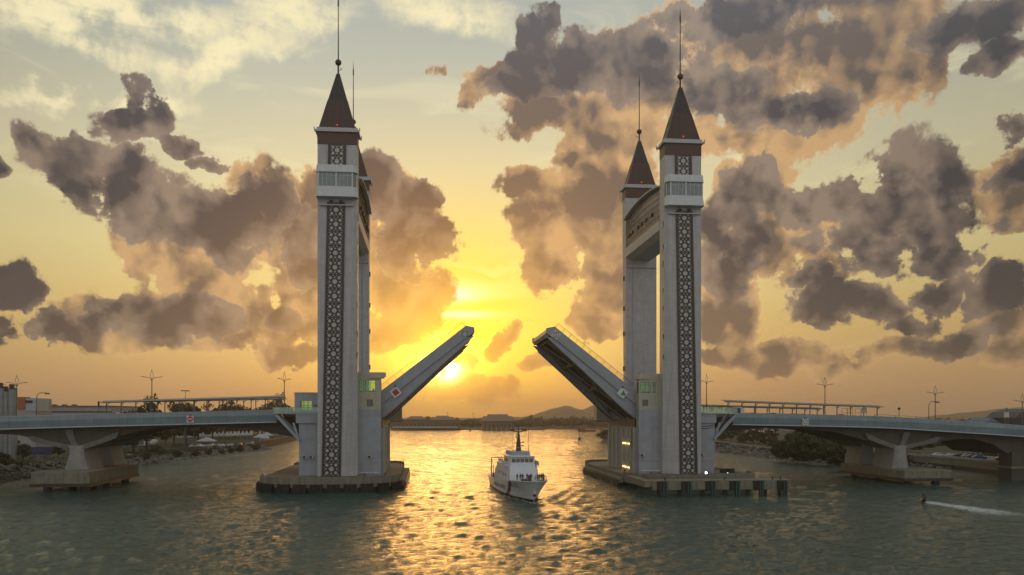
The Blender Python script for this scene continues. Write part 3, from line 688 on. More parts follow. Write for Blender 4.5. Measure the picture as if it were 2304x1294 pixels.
# ------------------------------------------------------------------ pier buildings with the control rooms
def ac_unit(x, y, z):
    t = thing('air_conditioner', (x, y, z), '', 'air conditioner', 'air conditioners on the pier walls')
    MB().box(x - .55, x + .55, y - .5, y, z - .4, z + .4).build('casing', TRIM, t)
    MB().cyl((x - .12, y - .53, z), (x - .12, y - .49, z), .33, n=14).build('fan', BLACKP, t)
    MB().bar((x - .4, y - .02, z - .5), (x - .4, y - .5, z - .44), .06, .06).bar((x + .4, y - .02, z - .5), (x + .4, y - .5, z - .44), .06, .06).build('bracket', DARKM, t)
    return t
def pier_building(s):
    t = thing('pier_building', (s * 44, 0, ZP), ('grey pier building of the left towers, its cream control room windows glowing green' if s < 0 else 'grey pier building of the right towers with two glowing light strips'), 'building', 'pier buildings')
    X0, X1 = 33.6, 54.9; F = -17.5
    M = MB
    z0 = 3.1
    # front and rear cross walls
    M().box(X0 + .5, 39.9, F, -14.9, z0, 20.2).mirror_x(s).build('wall', WALLC, t); M().box(49.5, X1, F, -14.9, z0, 17.0).mirror_x(s).build('wall', WALLC, t)
    M().box(X0 + .5, 39.9, 14.9, 17.4, z0, 20.2).mirror_x(s).build('wall', WALLC, t); M().box(49.5, X1, 14.9, 17.4, z0, 17.0).mirror_x(s).build('wall', WALLC, t)
    # channel-side block under the bascule leaf
    M().box(X0, X1 - .2, -14.9, 13.5, z0, 15.4).mirror_x(s).build('machinery_hall', WALLC, t)
    pl = M()
    for y in (-14.6, -11.6, -8.4, -3.0, 3, 8, 12.9): pl.box(X0 - .35, X0, y - .35, y + .35, z0, 15.3)
    pl.mirror_x(s).build('pilaster', CREAM, t)
    M().box(X0 + .3, X0 + 5, -13.9, 12, 15.4, 17.6).mirror_x(s).build('bearing_frame', DARKM, t)
    for y in (-12.6, -7.5, -2): M().box(X0 - .14, X0 - .02, y - .18, y + .18, 9.8, 15.2).mirror_x(s).build('downpipe', DARKM, t)
    if s > 0:
        M().box(X0 - .3, X0 - .1, -10.9, -3.4, 10.6, 10.95).build('light_strip', LAMPY, t)
        M().box(X0 - .3, X0 - .1, -10.9, -3.4, 4.0, 4.35).build('light_strip', LAMPY, t)
    # joint line and plinth band low on the front
    M().box(X0 + .45, 39.9, F - .06, F, 7.0, 7.12).box(49.6, X1 + .05, F - .06, F, 7.0, 7.12).mirror_x(s).build('band', TRIM, t)
    # control room tower
    c = M(); h = [(38.55, 39.55, 24.7, 27.7), (35.5, 38.1, 24.7, 27.7), (36.1, 37.7, 20.9, 22.7)] if s < 0 else [(34.5, 37.2, 24.6, 27.4), (37.6, 38.6, 24.6, 27.4), (35.0, 36.6, 21.1, 22.8)]
    c = M(); wall_holes(c, X0 + .5, 39.9, 20.2, 28.7, F, F + .3, h); wall_holes(c, X0 + .5, 39.9, 20.2, 28.7, -14.9 - .3, -14.9, h[:2])
    c.box(39.6, 39.9, F + .3, -15.2, 20.2, 28.7)
    c.box(X0 + .8, 39.6, F + .3, -15.2, 20.2, 20.5).box(X0 + .8, 39.6, F + .3, -15.2, 23.6, 23.9).box(X0 + .8, 39.6, F + .3, -15.2, 28.4, 28.7)
    # channel side wall of the tower with its own windows
    c.box(X0 + .5, X0 + .8, F + .3, -15.2, 20.2, 24.6).box(X0 + .5, X0 + .8, F + .3, -15.2, 27.5, 28.4).box(X0 + .5, X0 + .8, F + .3, F + .5, 24.6, 27.5)
    c.mirror_x(s).build('control_room', CREAM, t)
    for k, (a, b, e, g) in enumerate(h):
        w = M().box(a, b, F + .14, F + .18, e, g)
        wo_ = w.mirror_x(s).build('window', TGLASS if k < 2 else GLASSD, t)
        fr = M().box(a - .02, a + .09, F + .04, F + .26, e, g).box(b - .09, b + .02, F + .04, F + .26, e, g).box(a, b, F + .04, F + .26, e - .02, e + .1).box(a, b, F + .04, F + .26, g - .1, g + .02)
        fr.box((a + b) / 2 - .04, (a + b) / 2 + .04, F + .06, F + .24, e, g)
        if k < 2: fr.box(a, b, F + .06, F + .24, g - .75, g - .65)
        fr.mirror_x(s).build('window_frame', mat('green_window_frame', (.05, .10, .075), .4), wo_)
    M().box(X0 + .6, X0 + .64, F + .5, -15.2, 24.6, 27.5).mirror_x(s).build('window', TGLASS, t)
    M().box(X0 + .9 if s > 0 else X0 - .7, 39.9, F - .12, -14.75, 28.7, 29.75).box(X0 - .3, 37, F - .35, -14.7, 28.25, 28.7).mirror_x(s).build('roof_slab', CREAM, t)
    dk = M().box(35.6, 37.4, F + 1.2, F + 1.9, 23.9, 25.0).mirror_x(s).build('control_desk', DARKM, t)
    # rear machinery room hanging over the channel behind the leaf
    r = M().box(29.8, 34.0, 14.2, 17.6, 17.2, 22.5)
    r.mirror_x(s).build('rear_cabin', CREAM, t)
    M().box(29.6, 33.4, 13.9, 17.8, 16.7, 17.0).mirror_x(s).build('cabin_floor', DARKM, t)
    # deck-level lounge outside the towers and the balcony slab
    if s < 0:
        l = M(); hh = [(51.6, 54.7, 20.0, 22.3)]
        wall_holes(l, 50.0, 56.0, 19.1, 24.2, F, F + .3, hh); wall_holes(l, 50.0, 56.0, 19.1, 24.2, -12.3, -12.0, [(51.2, 55.0, 20.0, 22.8)])
        l.box(55.7, 56.0, F + .3, -12.3, 19.1, 24.2).box(49.7, 56.1, F - .1, -11.9, 24.2, 24.5)
        l.mirror_x(s).build('lounge', WALLC, t)
        w = M().box(51.6, 54.7, F + .12, F + .16, 20, 22.3).mirror_x(s).build('window', TGLASS, t)
        fr = M()
        for a, b, e, g in hh:
            for x in (a, a + (b - a) / 3, a + 2 * (b - a) / 3, b): fr.box(x - .06, x + .06, F + .02, F + .26, e, g)
            fr.box(a, b, F + .02, F + .26, (e + g) / 2 - .04, (e + g) / 2 + .04)
        fr.mirror_x(s).build('window_frame', MATS['green_window_frame'], w)
        M().box(50.3, 51.1, F - .04, F, 19.2, 21.4).mirror_x(s).build('door', GLASSD, t)
    b = M().box(49.4, 55.6 if s < 0 else 55.2, F - .5, -12, 16.6, 19.05).mirror_x(s).build('balcony_beam', WALLC, t)
    M().box(49.5, 61.2, F - .75, -12, 19.05, 19.3).mirror_x(s).build('balcony_slab', TRIM, t)
    # struts that prop the balcony
    for a, b, w_, h_ in (((60.6, F - .1, 18.7), (54.6, F - .1, 12.2), .7, 1.0), ((56.3, F, 16.7), (54.9, F, 12.4), .5, .6), ((60.6, -12.6, 18.7), (54.6, -12.6, 12.2), .7, 1.0)): M().bar(a, b, w_, h_, (0, 1, 0)).mirror_x(s).build('strut', STEEL, t)
    # glass balustrade round the balcony
    g = M().box(49.7, 61.0, F - .72, F - .69, 19.35, 20.65).box(61.0, 61.03, F - .7, -13, 19.35, 20.65).mirror_x(s).build('glass_balustrade', RGLASS, t)
    g2 = M().box(49.7, 61.0, F - .74, F - .67, 20.65, 20.72)
    for i in range(9): x = 49.8 + i * 1.4; g2.box(x - .04, x + .04, F - .66, F - .6, 19.3, 20.7)
    g2.mirror_x(s).build('handrail', POLE, g)
    # curved cable tray below the slab
    if s > 0:
        for q in (0, .55):
            M().tube([(49.7 + i * .8, F + .1, 15.6 - q + .22 * (i - 3) ** 2 * .18) for i in range(7)], .14).build('conduit', DARKM, t)
    # red painted bascule counterweight tail in its recess
    M().prism_y([(56, 13.2), (61.5, 15.6), (61.5, 17), (56, 18)], -10, 10).mirror_x(s).build('counterweight', RUSTY, t)
    # low pipe rail on the platform
    M().tube([(34.5, F - 1.2, 3.9), (39.5, F - 1.2, 3.9)], .12).mirror_x(s).build('pipe_rail', WHITE, t)
    return t
for s in (-1, 1): pier_building(s)
ACS = [(-53.4, 7.9, 'leftmost of two air conditioners outside the left lattice tower'), (-51.7, 7.9, 'second air conditioner, close beside the left lattice tower'), (-36.9, 7.9, 'air conditioner low on the wall below the green lit control room'),
       (34.9, 8.0, 'air conditioner on the wall beside the light strips'), (51.2, 8.1, 'air conditioner outside the right lattice tower')]
for x, z, lab in ACS:
    o = ac_unit(x, -17.56, z); o['label'] = lab

# bollards, lamps and containers standing on the platforms
for (x, y, lab) in ((-38, -20.6, 'rusty bollard before the left control room wall'), (-33, -17.5, 'rusty bollard at the channel corner of the left platform'), (36.5, -20.8, 'rusty bollard below the right control room'), (31.6, -12, 'rusty bollard beside the glowing light strips'), (52, -20.8, 'rusty bollard right of the right lattice tower')):
    o = MB().cyl((x, y, 3.05), (x, y, 3.6), .22, .2).cyl((x, y, 3.6), (x, y, 3.78), .34, .3).build('mooring_bollard', RUSTY); tag(o, lab, 'bollard', 'mooring bollards')
for x, y, lab, mt in ((50.6, -22.6, 'bright white flood lamp at the foot of the right lattice tower', LAMPW), (42.1, -20.9, 'small white lamp left of the right lattice tower', LAMPS_), (56.8, -21.6, 'small lamp on the rim of the right platform', LAMPS_)):
    t = thing('flood_lamp', (x, y, 3.1), lab, 'lamp', 'platform flood lamps')
    big_l = 'bright' in lab
    k = .30 if big_l else .14
    MB().cyl((x, y, 3.1), (x, y, 3.35), .06).box(x - k, x + k, y - .1, y + .12, 3.3, 3.34 + k * 1.6).build('housing', DARKM, t)
    MB().box(x - k * .8, x + k * .8, y - .13, y - .1, 3.36, 3.3 + k * 1.5).build('lens', mt, t)
for i, (x, lab) in enumerate(((55.6, 'pale crate on the right platform'), (57.6, 'dark crate, middle of three on the right platform'), (59.6, 'dark crate nearest the curved end of the right platform'))):
    t = thing('site_crate', (x, -17, 3.1), lab, 'crate', 'crates on the right platform')
    MB().box(x - .8, x + .8, -17.6, -16.2, 3.1, 4.15).build('body', CONC if i == 0 else DARKM, t, bevel=.04)
    MB().box(x - .85, x + .85, -17.65, -16.15, 4.15, 4.25).build('lid', CONCD, t)

# ------------------------------------------------------------------ bascule leaves, raised
def leaf(s):
    # local frame: u runs from the hinge to the tip, w is up from the roadway
    t = thing('bascule_leaf', (s * 38.0, 0, 19.0), ('raised bridge leaf with a red diamond sign, sun behind it' if s < 0 else 'raised bridge leaf with a green triangle sign and its ribbed underside in view'), 'drawbridge leaf', 'raised drawbridge leaves')
    A = rad(38.0); H0 = Vector((38.0, 0, 21.4)); du = Vector((-math.cos(A), 0, math.sin(A))); dw = Vector((math.sin(A), 0, math.cos(A)))
    def Pt(u, y, w): p = H0 + du * u + dw * w; return (p.x, y, p.z)
    Y0, Y1 = -14.4, 13.4; U1 = 33.8
    M = MB
    def pr(pts, y0, y1, mt, name, par=t):
        m = M(); m.loft([[Pt(u, y0, w) for u, w in pts], [Pt(u, y1, w) for u, w in pts]]); return m.mirror_x(s).build(name, mt, par)
    # deck slab and kerb
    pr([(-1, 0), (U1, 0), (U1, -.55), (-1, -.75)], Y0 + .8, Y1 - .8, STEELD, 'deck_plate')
    # outer edge beams: upper fascia and haunched web set back
    for k, (ya, yb) in enumerate(((Y0, Y0 + 1.0), (Y1 - 1.0, Y1))):
        pr([(-1, .55), (U1 - .3, .55), (U1 + 1.2, -1.2), (U1 + .5, -2.2), (U1 - 3, -2.0), (-1, -2.3)], ya, yb, STEEL, 'edge_fascia')
        web = [(-1, -2.2)] + [(u, -2.0) for u in (5, 15, 25, U1 - 2)] + [(U1 - .2, -2.9), (U1 - 2.5, -3.2), (27, -3.5), (20, -4.0), (13, -4.6), (7.5, -5.1), (4, -5.3), (-1, -5.3)]
        pr(web, ya + (.45 if k == 0 else .1), yb - (.1 if k == 0 else .45), STEEL, 'main_girder')
        pr([(-1, -5.32), (4, -5.32), (7.5, -5.12), (13, -4.62), (20, -4.02), (27, -3.52), (U1 - 2.5, -3.22), (U1 - 2.5, -3.4), (27, -3.72), (20, -4.22), (13, -4.84), (7.5, -5.34), (4, -5.55), (-1, -5.55)], ya + .1, yb + .25 if k == 0 else yb - .1, RUSTY if s < 0 else STEELD, 'bottom_flange')
    # underside: inner webs, cross beams, diagonal braces
    for y in (-5.0, 4.4):
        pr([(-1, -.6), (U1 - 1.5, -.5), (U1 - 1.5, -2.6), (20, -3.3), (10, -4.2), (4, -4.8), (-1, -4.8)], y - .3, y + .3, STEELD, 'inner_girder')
    for u, dpt in ((3.0, 4.4), (12.2, 3.9), (22.0, 3.1), (31.8, 2.4)):
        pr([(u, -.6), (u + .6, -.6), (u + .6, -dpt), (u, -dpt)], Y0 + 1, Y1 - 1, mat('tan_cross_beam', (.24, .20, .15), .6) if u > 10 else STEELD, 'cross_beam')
    br = M()
    for (a, b) in (((1, -12.5, -5), (12, -5.4, -4.0)), ((12, -5.4, -4.0), (22, -12, -3)), ((1, 12, -5), (12, 4.6, -4.0)), ((12, 4.6, -4), (22, 11.5, -3)), ((22, -12, -3), (31.8, -5.2, -2.4)), ((22, 11.5, -3), (31.8, 4.6, -2.4)), ((1, -5, -5.8), (12, 4.4, -4.4)), ((12, -4.8, -4.4), (22, 4, -3.1)), ((22, -5, -3.1), (31.8, 4.4, -2.4))):
        br.bar(Pt(*a), Pt(*b), .28, .28)
    br.mirror_x(s).build('brace', MATS['tan_cross_beam'], t)
    pr([(U1 - .3, -.2), (U1 + .9, -1.2), (U1 + .4, -2.3), (U1 - .6, -2.6)], Y0 + 1, Y1 - 1, STEEL, 'nose_beam')
    # rail along each edge
    for y in (Y0 + .12, Y1 - .12):
        r = M()
        n = 14
        for i in range(n + 1): u = 1.0 + (U1 - 1.5) * i / n; r.bar(Pt(u, y, .5), Pt(u, y, 1.75), .09, .09, (0, 1, 0))
        for w, th in ((1.75, .10), (1.35, .045), (.95, .045)): r.bar(Pt(1, y, w), Pt(U1 - .5, y, w), th, th, (0, 1, 0))
        r.mirror_x(s).build('railing', RAILM, t)
    if s < 0: pr([(9.3, -5.6), (9.8, -5.6), (9.8, -4.9), (9.3, -4.9)], Y0 + .2, Y0 + .6, DARKM, 'sensor')
    # signs fixed to the fascia
    y = Y0 - .08
    def plate(uc, wc, half, mt, name, rot=0, par=t, yy=y, th=.08):
        q = [(uc + half * math.cos(rot + PI / 4 + i * PI / 2) * 1.414, wc + half * math.sin(rot + PI / 4 + i * PI / 2) * 1.414) for i in range(4)]
        return pr(q, yy, yy + th, mt, name, par)
    # square plate near the root (seen as a diamond because the leaf is raised)
    sg = plate(8.0, -2.1, 1.15, WHITES, 'sign', 0)
    if s < 0: pr([(8 - .72, -2.1 - .72), (8 + .72, -2.1 - .72), (8 + .72, -2.1 + .72), (8 - .72, -2.1 + .72)], y - .03, y - .004, REDS, 'red_square', sg)
    else:
        m = M(); c = Vector(Pt(8.0, 0, -2.1)); m.prism_y([(c.x + .95, c.z - .72), (c.x - .62, c.z - .72 + .1), (c.x + .1 + .25, c.z + .78)], y - .03, y - .004); m.build('green_triangle', GREENS, sg)
    # round mark in a square plate near the tip
    sg = plate(31.9, -1.05, .98, TRIM if s < 0 else WHITES, 'sign', 0)
    c = Pt(31.9, y, -1.05)
    m = M().ring_y(c[0], c[2], y - .01, .78, .16, .05, 22)
    if s > 0: m.box(c[0] - .32, c[0] - .2, y - .06, y - .01, c[2] - .6, c[2] + .6).box(c[0] + .12, c[0] + .24, y - .06, y - .01, c[2] - .6, c[2] + .6)
    m.mirror_x(s).build('ring_mark', BRONZE if s < 0 else RUSTY, sg)
    m = M().bar(Pt(8.9, y, -.6), Pt(8.9, y, -1.0), .5, .2, (0, 1, 0)); m.mirror_x(s).build('sign_hood', DARKM, t)
    return t
for s in (-1, 1): leaf(s)
# ------------------------------------------------------------------ approach viaducts
TOPL = [(54, 20.2), (59, 20.1), (97, 19.2), (129, 18.3), (165, 16.6), (210, 13.8), (300, 8)]
TOPR = [(54, 19.4), (61, 19.3), (103, 18.4), (119.5, 17.5), (146, 15.8), (185, 12.6), (240, 8)]
SOFL = [(55, 12.6), (60, 13.4), (67, 15.0), (78, 15.6), (92, 15.5), (99, 13.9), (103, 12.6), (104, 14.2), (119.5, 14.0), (120.5, 12.2), (126, 13.6), (136, 14.2), (146, 13.4), (156, 10.2), (170, 9)]
SOFR = [(55, 12.4), (61, 14.2), (70, 15.0), (80, 15.1), (91, 14.1), (98, 12.4), (102, 11.2), (103, 13.3), (121, 12.7), (122, 10.9), (128, 11.9), (133, 12.0), (139, 10.4), (143.5, 7.6), (150, 7.0)]
def approach(s):
    T, S = (TOPL, SOFL) if s < 0 else (TOPR, SOFR); XE = 168 if s < 0 else 200
    t = thing('approach_viaduct', (s * 60, 0, 18), ('left approach viaduct with blue-grey side panels and a round no entry sign' if s < 0 else 'right approach viaduct with blue-grey side panels that curves down to the shore'), 'bridge', 'approach viaducts')
    xs = [61.0 + 2.05 * i for i in range(int((XE - 61) / 2.05) + 1)]
    M = MB
    def strip(fn, mt, name, X=xs, smooth=False):
        m = M(); m.loft([fn(x) for x in X]); return m.mirror_x(s).build(name, mt, t)
    tp = lambda x: crv(T, x)
    for q in (-1, 1):
        # outward curving side panels
        strip(lambda x: [(x, q * 14.75, tp(x)), (x, q * 15.05, tp(x) - .05), (x, q * 15.25, tp(x) - 1.3), (x, q * 15.0, tp(x) - 3.0), (x, q * 14.5, tp(x) - 3.0), (x, q * 14.5, tp(x))], PANEL, 'side_panel')
        strip(lambda x: [(x, q * 14.4, tp(x) - 3.02), (x, q * 15.12, tp(x) - 3.02), (x, q * 15.12, tp(x) - 3.32), (x, q * 14.4, tp(x) - 3.32)], PANELT, 'bottom_trim')
    strip(lambda x: [(x, -14.45, tp(x) - 1.15), (x, 14.45, tp(x) - 1.15), (x, 14.45, tp(x) - 1.6), (x, -14.45, tp(x) - 1.6)], ASPH, 'roadway')
    # haunched box girder
    XS = sorted(set([55 + 1.0 * i for i in range(int(XE - 55))] + [p[0] for p in S if p[0] < XE]))
    XS = [x for x in XS if x <= (169 if s < 0 else 149)]
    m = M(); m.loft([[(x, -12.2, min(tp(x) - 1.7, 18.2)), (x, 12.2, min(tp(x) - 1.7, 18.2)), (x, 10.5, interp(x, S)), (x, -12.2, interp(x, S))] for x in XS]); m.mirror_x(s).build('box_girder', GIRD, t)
    # steel hand rail above the panels
    if s > 0:
        X2 = [x for x in xs if x > 100]
        r = M()
        for a, b in zip(X2, X2[1:]): r.bar((a, -14.6, tp(a) + .42), (b, -14.6, tp(b) + .42), .08, .08)
        for x in X2[::3]: r.bar((x, -14.6, tp(x) - .1), (x, -14.6, tp(x) + .42), .12, .12, (0, 1, 0))
        r.mirror_x(s).build('handrail', POLE, t)
        r = M()
        for a, b in zip(xs, xs[1:]): r.bar((a, 14.6, tp(a) + .42), (b, 14.6, tp(b) + .42), .08, .08)
        for x in xs[::3]: r.bar((x, 14.6, tp(x) - .1), (x, 14.6, tp(x) + .42), .12, .12, (0, 1, 0))
        r.mirror_x(s).build('handrail', POLE, t)
    # navigation sign hung on the panels
    if s < 0:
        p = on_y(428, 943, -15.4)
        sg = M().box(p.x - .85, p.x + .85, -15.5, -15.36, p.z - .9, p.z + .85).build('sign', WHITES, t)
        M().cyl((p.x, -15.5, p.z), (p.x, -15.53, p.z), .72, n=28).build('red_disc', REDS, sg)
        M().box(p.x - .5, p.x + .5, -15.57, -15.535, p.z - .13, p.z + .13).build('white_bar', WHITES, sg)
        M().box(p.x - .3, p.x + .3, -15.5, -15.2, p.z + .9, p.z + 1.15).build('sign_lamp', DARKM, sg)
    else:
        p = on_y(1812, 949, -15.4)
        sg = M().box(p.x - .85, p.x + .85, -15.5, -15.36, p.z - .9, p.z + .85).build('sign', WHITES, t)
        M().ring_y(p.x, p.z, -15.5, .62, .12, .03, 26).bar((p.x - .3, -15.52, p.z - .5), (p.x + .3, -15.52, p.z + .5), .1, .03, (0, 1, 0)).build('black_ring_mark', BLACKP, sg)
        M().box(p.x - .3, p.x + .3, -15.5, -15.2, p.z + .9, p.z + 1.15).build('sign_lamp', DARKM, sg)
    return t
for s in (-1, 1): approach(s)

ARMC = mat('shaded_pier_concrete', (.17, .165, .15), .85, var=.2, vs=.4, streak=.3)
def river_pier(s):
    xc = 111.4 if s < 0 else 110.6; cz = (1.9, 4.8) if s < 0 else (1.6, 3.8); x0, x1 = (104.4, 118.0) if s < 0 else (105.9, 119.2)
    t = thing('river_pier', (s * xc, 0, 0), ('branching concrete pier on a square pile cap under the left approach' if s < 0 else 'branching concrete pier on a square pile cap under the right approach'), 'bridge pier', 'river piers of the approaches')
    M = MB
    M().box(x0, x1, -22, 9.5, cz[0], cz[1]).mirror_x(s).build('pile_cap', CONC, t, bevel=.06)
    M().box(x0 - .25, x1 + .25, -22.3, 9.8, cz[0] - .75, cz[0]).mirror_x(s).build('shade_gap_band', CONCD, t)  # solid dark band standing in for the shaded gap below the cap
    for x in (x0 + 2.5, x1 - 2.5):
        for y in (-19, -6, 6.5): M().cyl((s * x, y, -4), (s * x, y, cz[0] - .7), 1.0, n=12).build('pile', CONCD, t)
    for (ya, yb) in ((-13.4, -3.4), (2.6, 12.0)):
        z0 = cz[1]; th = 9.4 if s > 0 else 10.2; e = xc
        ztop = 16.5
        # trunk, waisted, ends rounded to the river
        def sec(hw_, z): return [(e - hw_, ya + .4, z), (e - hw_ + .5, ya, z), (e + hw_ - .5, ya, z), (e + hw_, ya + .4, z), (e + hw_, yb - .4, z), (e + hw_ - .5, yb, z), (e - hw_ + .5, yb, z), (e - hw_, yb - .4, z)]
        pr = [(3.0, z0 - .02), (2.5, z0 + 1.2), (2.05, z0 + 3), (1.75, th - 1.0), (1.9, th), (2.5, th + .7)] if s < 0 else [(2.45, z0 - .02), (2.2, z0 + 1.4), (1.9, z0 + 3), (1.7, th - 1.0), (1.85, th), (2.4, th + .7)]
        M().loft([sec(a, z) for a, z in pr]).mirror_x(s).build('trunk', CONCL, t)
        # spreading arms and central stem
        top = interp(xc, SOFL if s < 0 else SOFR) + .6
        a = M()
        a.prism_y([(e - 2.0, th - .2), (e - 1.0, th + .8), (e - 6.0, th + 2.4), (e - 8.6, th + 3.6), (e - 10.5, th + 4.2), (e - 9.8, th + 2.6), (e - 6.5, th + 1.3)], ya + .12, yb - .12)
        a.prism_y([(e + 2.0, th - .2), (e + 1.0, th + .8), (e + 7.0, th + 2.0), (e + 10.5, th + 3.2), (e + 12, th + 3.0), (e + 10.5, th + 1.6), (e + 7.5, th + 1.0)], ya + .12, yb - .12)
        a.prism_y([(e - .9, th + .4), (e + .9, th + .4), (e + 1.5, th + 1.6), (e + 2.9, top + .3), (e + .9, top + .3), (e + .2, th + 1.8)], ya + .12, yb - .12)
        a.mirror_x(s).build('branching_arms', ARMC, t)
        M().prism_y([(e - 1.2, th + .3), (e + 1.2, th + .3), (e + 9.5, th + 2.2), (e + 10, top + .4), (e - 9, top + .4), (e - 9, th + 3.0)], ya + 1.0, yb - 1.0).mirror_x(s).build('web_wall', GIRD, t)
    return t
for s in (-1, 1): river_pier(s)
t = thing('abutment_pier', (150, 0, 0), 'dark concrete pier where the right viaduct meets the sea wall', 'bridge pier')
MB().box(144.2, 152, -13, -8, -1, 8.2).build('wall', GIRD, t); MB().box(143.8, 152.4, -13.4, -7.6, 3.4, 4.0).build('band', CONC, t)

# ------------------------------------------------------------------ walkway canopies on the deck
def canopy(x0, x1, y, z0, z1, ncol, floor, label, colr, back=False):
    t = thing('walkway_canopy', ((x0 + x1) / 2, y, floor(x0)), label, 'canopy', 'walkway canopies on the viaducts')
    zt = lambda x: z0 + (z1 - z0) * (x - x0) / (x1 - x0)
    M().loft([[(x, y - 1.6, zt(x) - .1), (x, y - 1.6, zt(x) + .02), (x, y + 1.7, zt(x) + .5), (x, y + 1.7, zt(x) + .36)] for x in (x0, x1)]).build('roof', colr, t)
    M().box(x0 + .5, x1 - .5, y + .2, y + .35, min(z0, z1) - .4, min(z0, z1) - .1) if False else None
    m = M(); m.bar((x0 + .4, y, zt(x0) - .05), (x1 - .4, y, zt(x1) - .05), .22, .3).build('beam', colr, t)
    for i in range(ncol):
        x = x0 + 1.3 + (x1 - x0 - 2.6) * i / (ncol - 1)
        M().bar((x, y, floor(x)), (x, y, zt(x) - .1), .2, .2, (0, 1, 0)).bar((x, y, zt(x) - .9), (x + .7, y, zt(x) - .15), .12, .14, (0, 1, 0)).build('post', POLE, t)
    return t
M = MB
fl = lambda x: crv(TOPL, abs(x)) - 1.15
fr_ = lambda x: crv(TOPR, abs(x)) - 1.15
canopy(-107.2, -60.2, -8.5, 22.0, 23.5, 13, fl, 'long walkway canopy with many posts on the left viaduct', CANOPY)
canopy(-100.5, -63.5, 9.5, 22.6, 23.4, 11, fl, 'second walkway canopy, behind the long one on the left viaduct', CANOPY, True)
canopy(61.0, 107.8, -8.5, 22.55, 21.0, 12, fr_, 'upper walkway canopy with a pointed end on the right viaduct', CANOPY)
canopy(52.6, 99.5, 9.5, 21.7, 20.6, 12, fr_, 'lower green canopy behind, starting at the right lattice tower', mat('green_canopy_sheet', (.07, .10, .07), .6))
for i, (px, lab) in enumerate(((1900, 'first empty banner frame from the left under the right canopy'), (1913, 'second empty banner frame from the left under the right canopy'), (1930, 'empty banner frame beside the grey filled one'), (1944, 'banner frame filled with grey cloth under the right canopy'))):
    p = on_y(px, 924, -9.2); t = thing('banner_frame', (p.x, -9.2, p.z - .8), lab, 'banner frame', 'banner frames under the right canopy')
    f = M(); hw_ = .75; hh_ = .62
    f.bar((p.x - hw_, -9.2, p.z - hh_), (p.x + hw_, -9.2, p.z - hh_), .07, .07).bar((p.x - hw_, -9.2, p.z + hh_), (p.x + hw_, -9.2, p.z + hh_), .07, .07)
    for q in (-1, 1): f.bar((p.x + q * hw_, -9.2, fr_(p.x)), (p.x + q * hw_, -9.2, p.z + hh_), .07, .07, (0, 1, 0))
    f.build('frame', POLE, t)
    if i == 3: M().box(p.x - .7, p.x + .7, -9.22, -9.19, p.z - .58, p.z + .58).build('banner', TRIM, t)
p = on_y(1657, 925, -12.5); t = thing('ticket_kiosk', (p.x, -12.5, fr_(p.x)), 'small blue and white kiosk at the start of the right canopy', 'kiosk')
M().box(p.x - .7, p.x + .9, -13.2, -11.8, fr_(p.x), p.z + .9).build('body', mat('blue_kiosk_paint', (.02, .04, .16), .4), t)
M().box(p.x - 1.0, p.x + 1.2, -13.5, -11.5, p.z + .9, p.z + 1.1).build('roof', WHITE, t); M().box(p.x + 1.0, p.x + 1.9, -13.3, -13.2, p.z - .8, p.z + .6).build('notice_board', WHITES, t)

# ------------------------------------------------------------------ street lamps
def twin_lamp():
    t = thing('street_lamp', (0, 0, 0), 'x', 'street lamp', 'twin-arm street lamps on the viaducts')
    M().cyl((0, 0, 0), (0, 0, 10.2), .17, .10, 8).build('pole', POLE, t)
    for q in (-1, 1):
        a = M().tube([(0, 0, 9.4), (q * .25, 0, 10.0), (q * .7, 0, 10.35), (q * 2.2, 0, 10.6)], .07).build('arm', POLE, t)
        M().box(min(q * 2.0, q * 2.75), max(q * 2.0, q * 2.75), -.14, .14, 10.56, 10.68).build('lamp_head', DARKM, a)
    L = M()
    for q in (-1, 1): L.tube([(0, 0, 10.1), (q * .32, 0, 10.6), (q * .42, 0, 11.1), (q * .26, 0, 11.7), (0, 0, 12.5)], .05)
    L.cyl((0, 0, 12.4), (0, 0, 12.8), .04, .01, 5).build('finial_loop', POLE, t)
    return t
proto = twin_lamp(); first = True
LAMPS = [(-132.6, 29.7, 0, 'twin-arm street lamp in front of the grey silos'), (-97.4, 31.4, 15, 'twin-arm street lamp above the left canopy'), (-61.8, 31.0, 62, 'twin-arm street lamp beside the lounge of the left towers, seen edge on'),
         (59.3, 30.9, 30, 'twin-arm street lamp just right of the right lattice tower'), (95.5, 30.1, 5, 'twin-arm street lamp halfway along the right canopies'), (130.2, 27.8, 0, 'twin-arm street lamp beside the single curved lamp on the right viaduct'), (158.3, 25.4, 0, 'twin-arm street lamp at the right edge, before the dark roofed building')]
for x, z, rz, lab in LAMPS:
    o = proto if first else copy_tree(proto); first = False
    o.location = (x, 0, z - 12.8); o.rotation_euler.z = rad(rz); o['label'] = lab
    pole = [c for c in o.children if c.name.startswith('pole')][0]
proto = thing('street_lamp', (0, 0, 0), 'x', 'street lamp', 'single-arm curved street lamps')
M().cyl((0, 0, -1), (0, 0, 5.6), .12, .09, 8).tube([(0, 0, 5.6), (.15, 0, 6.3), (.6, 0, 6.85), (1.3, 0, 7.0), (2.3, 0, 6.95)], .08).build('pole', POLE, proto)
M().box(2.1, 3.1, -.25, .25, 6.6, 6.92).build('lamp_head', DARKM, proto, bevel=.06)
for i, (x, z, lab) in enumerate(((-121.4, 17.4, 'single curved street lamp left of the white building'), (119.4, 15.6, 'single curved street lamp on the right viaduct, arm pointing right'))):
    o = proto if i == 0 else copy_tree(proto); o.location = (x, -12.5, z); o['label'] = lab
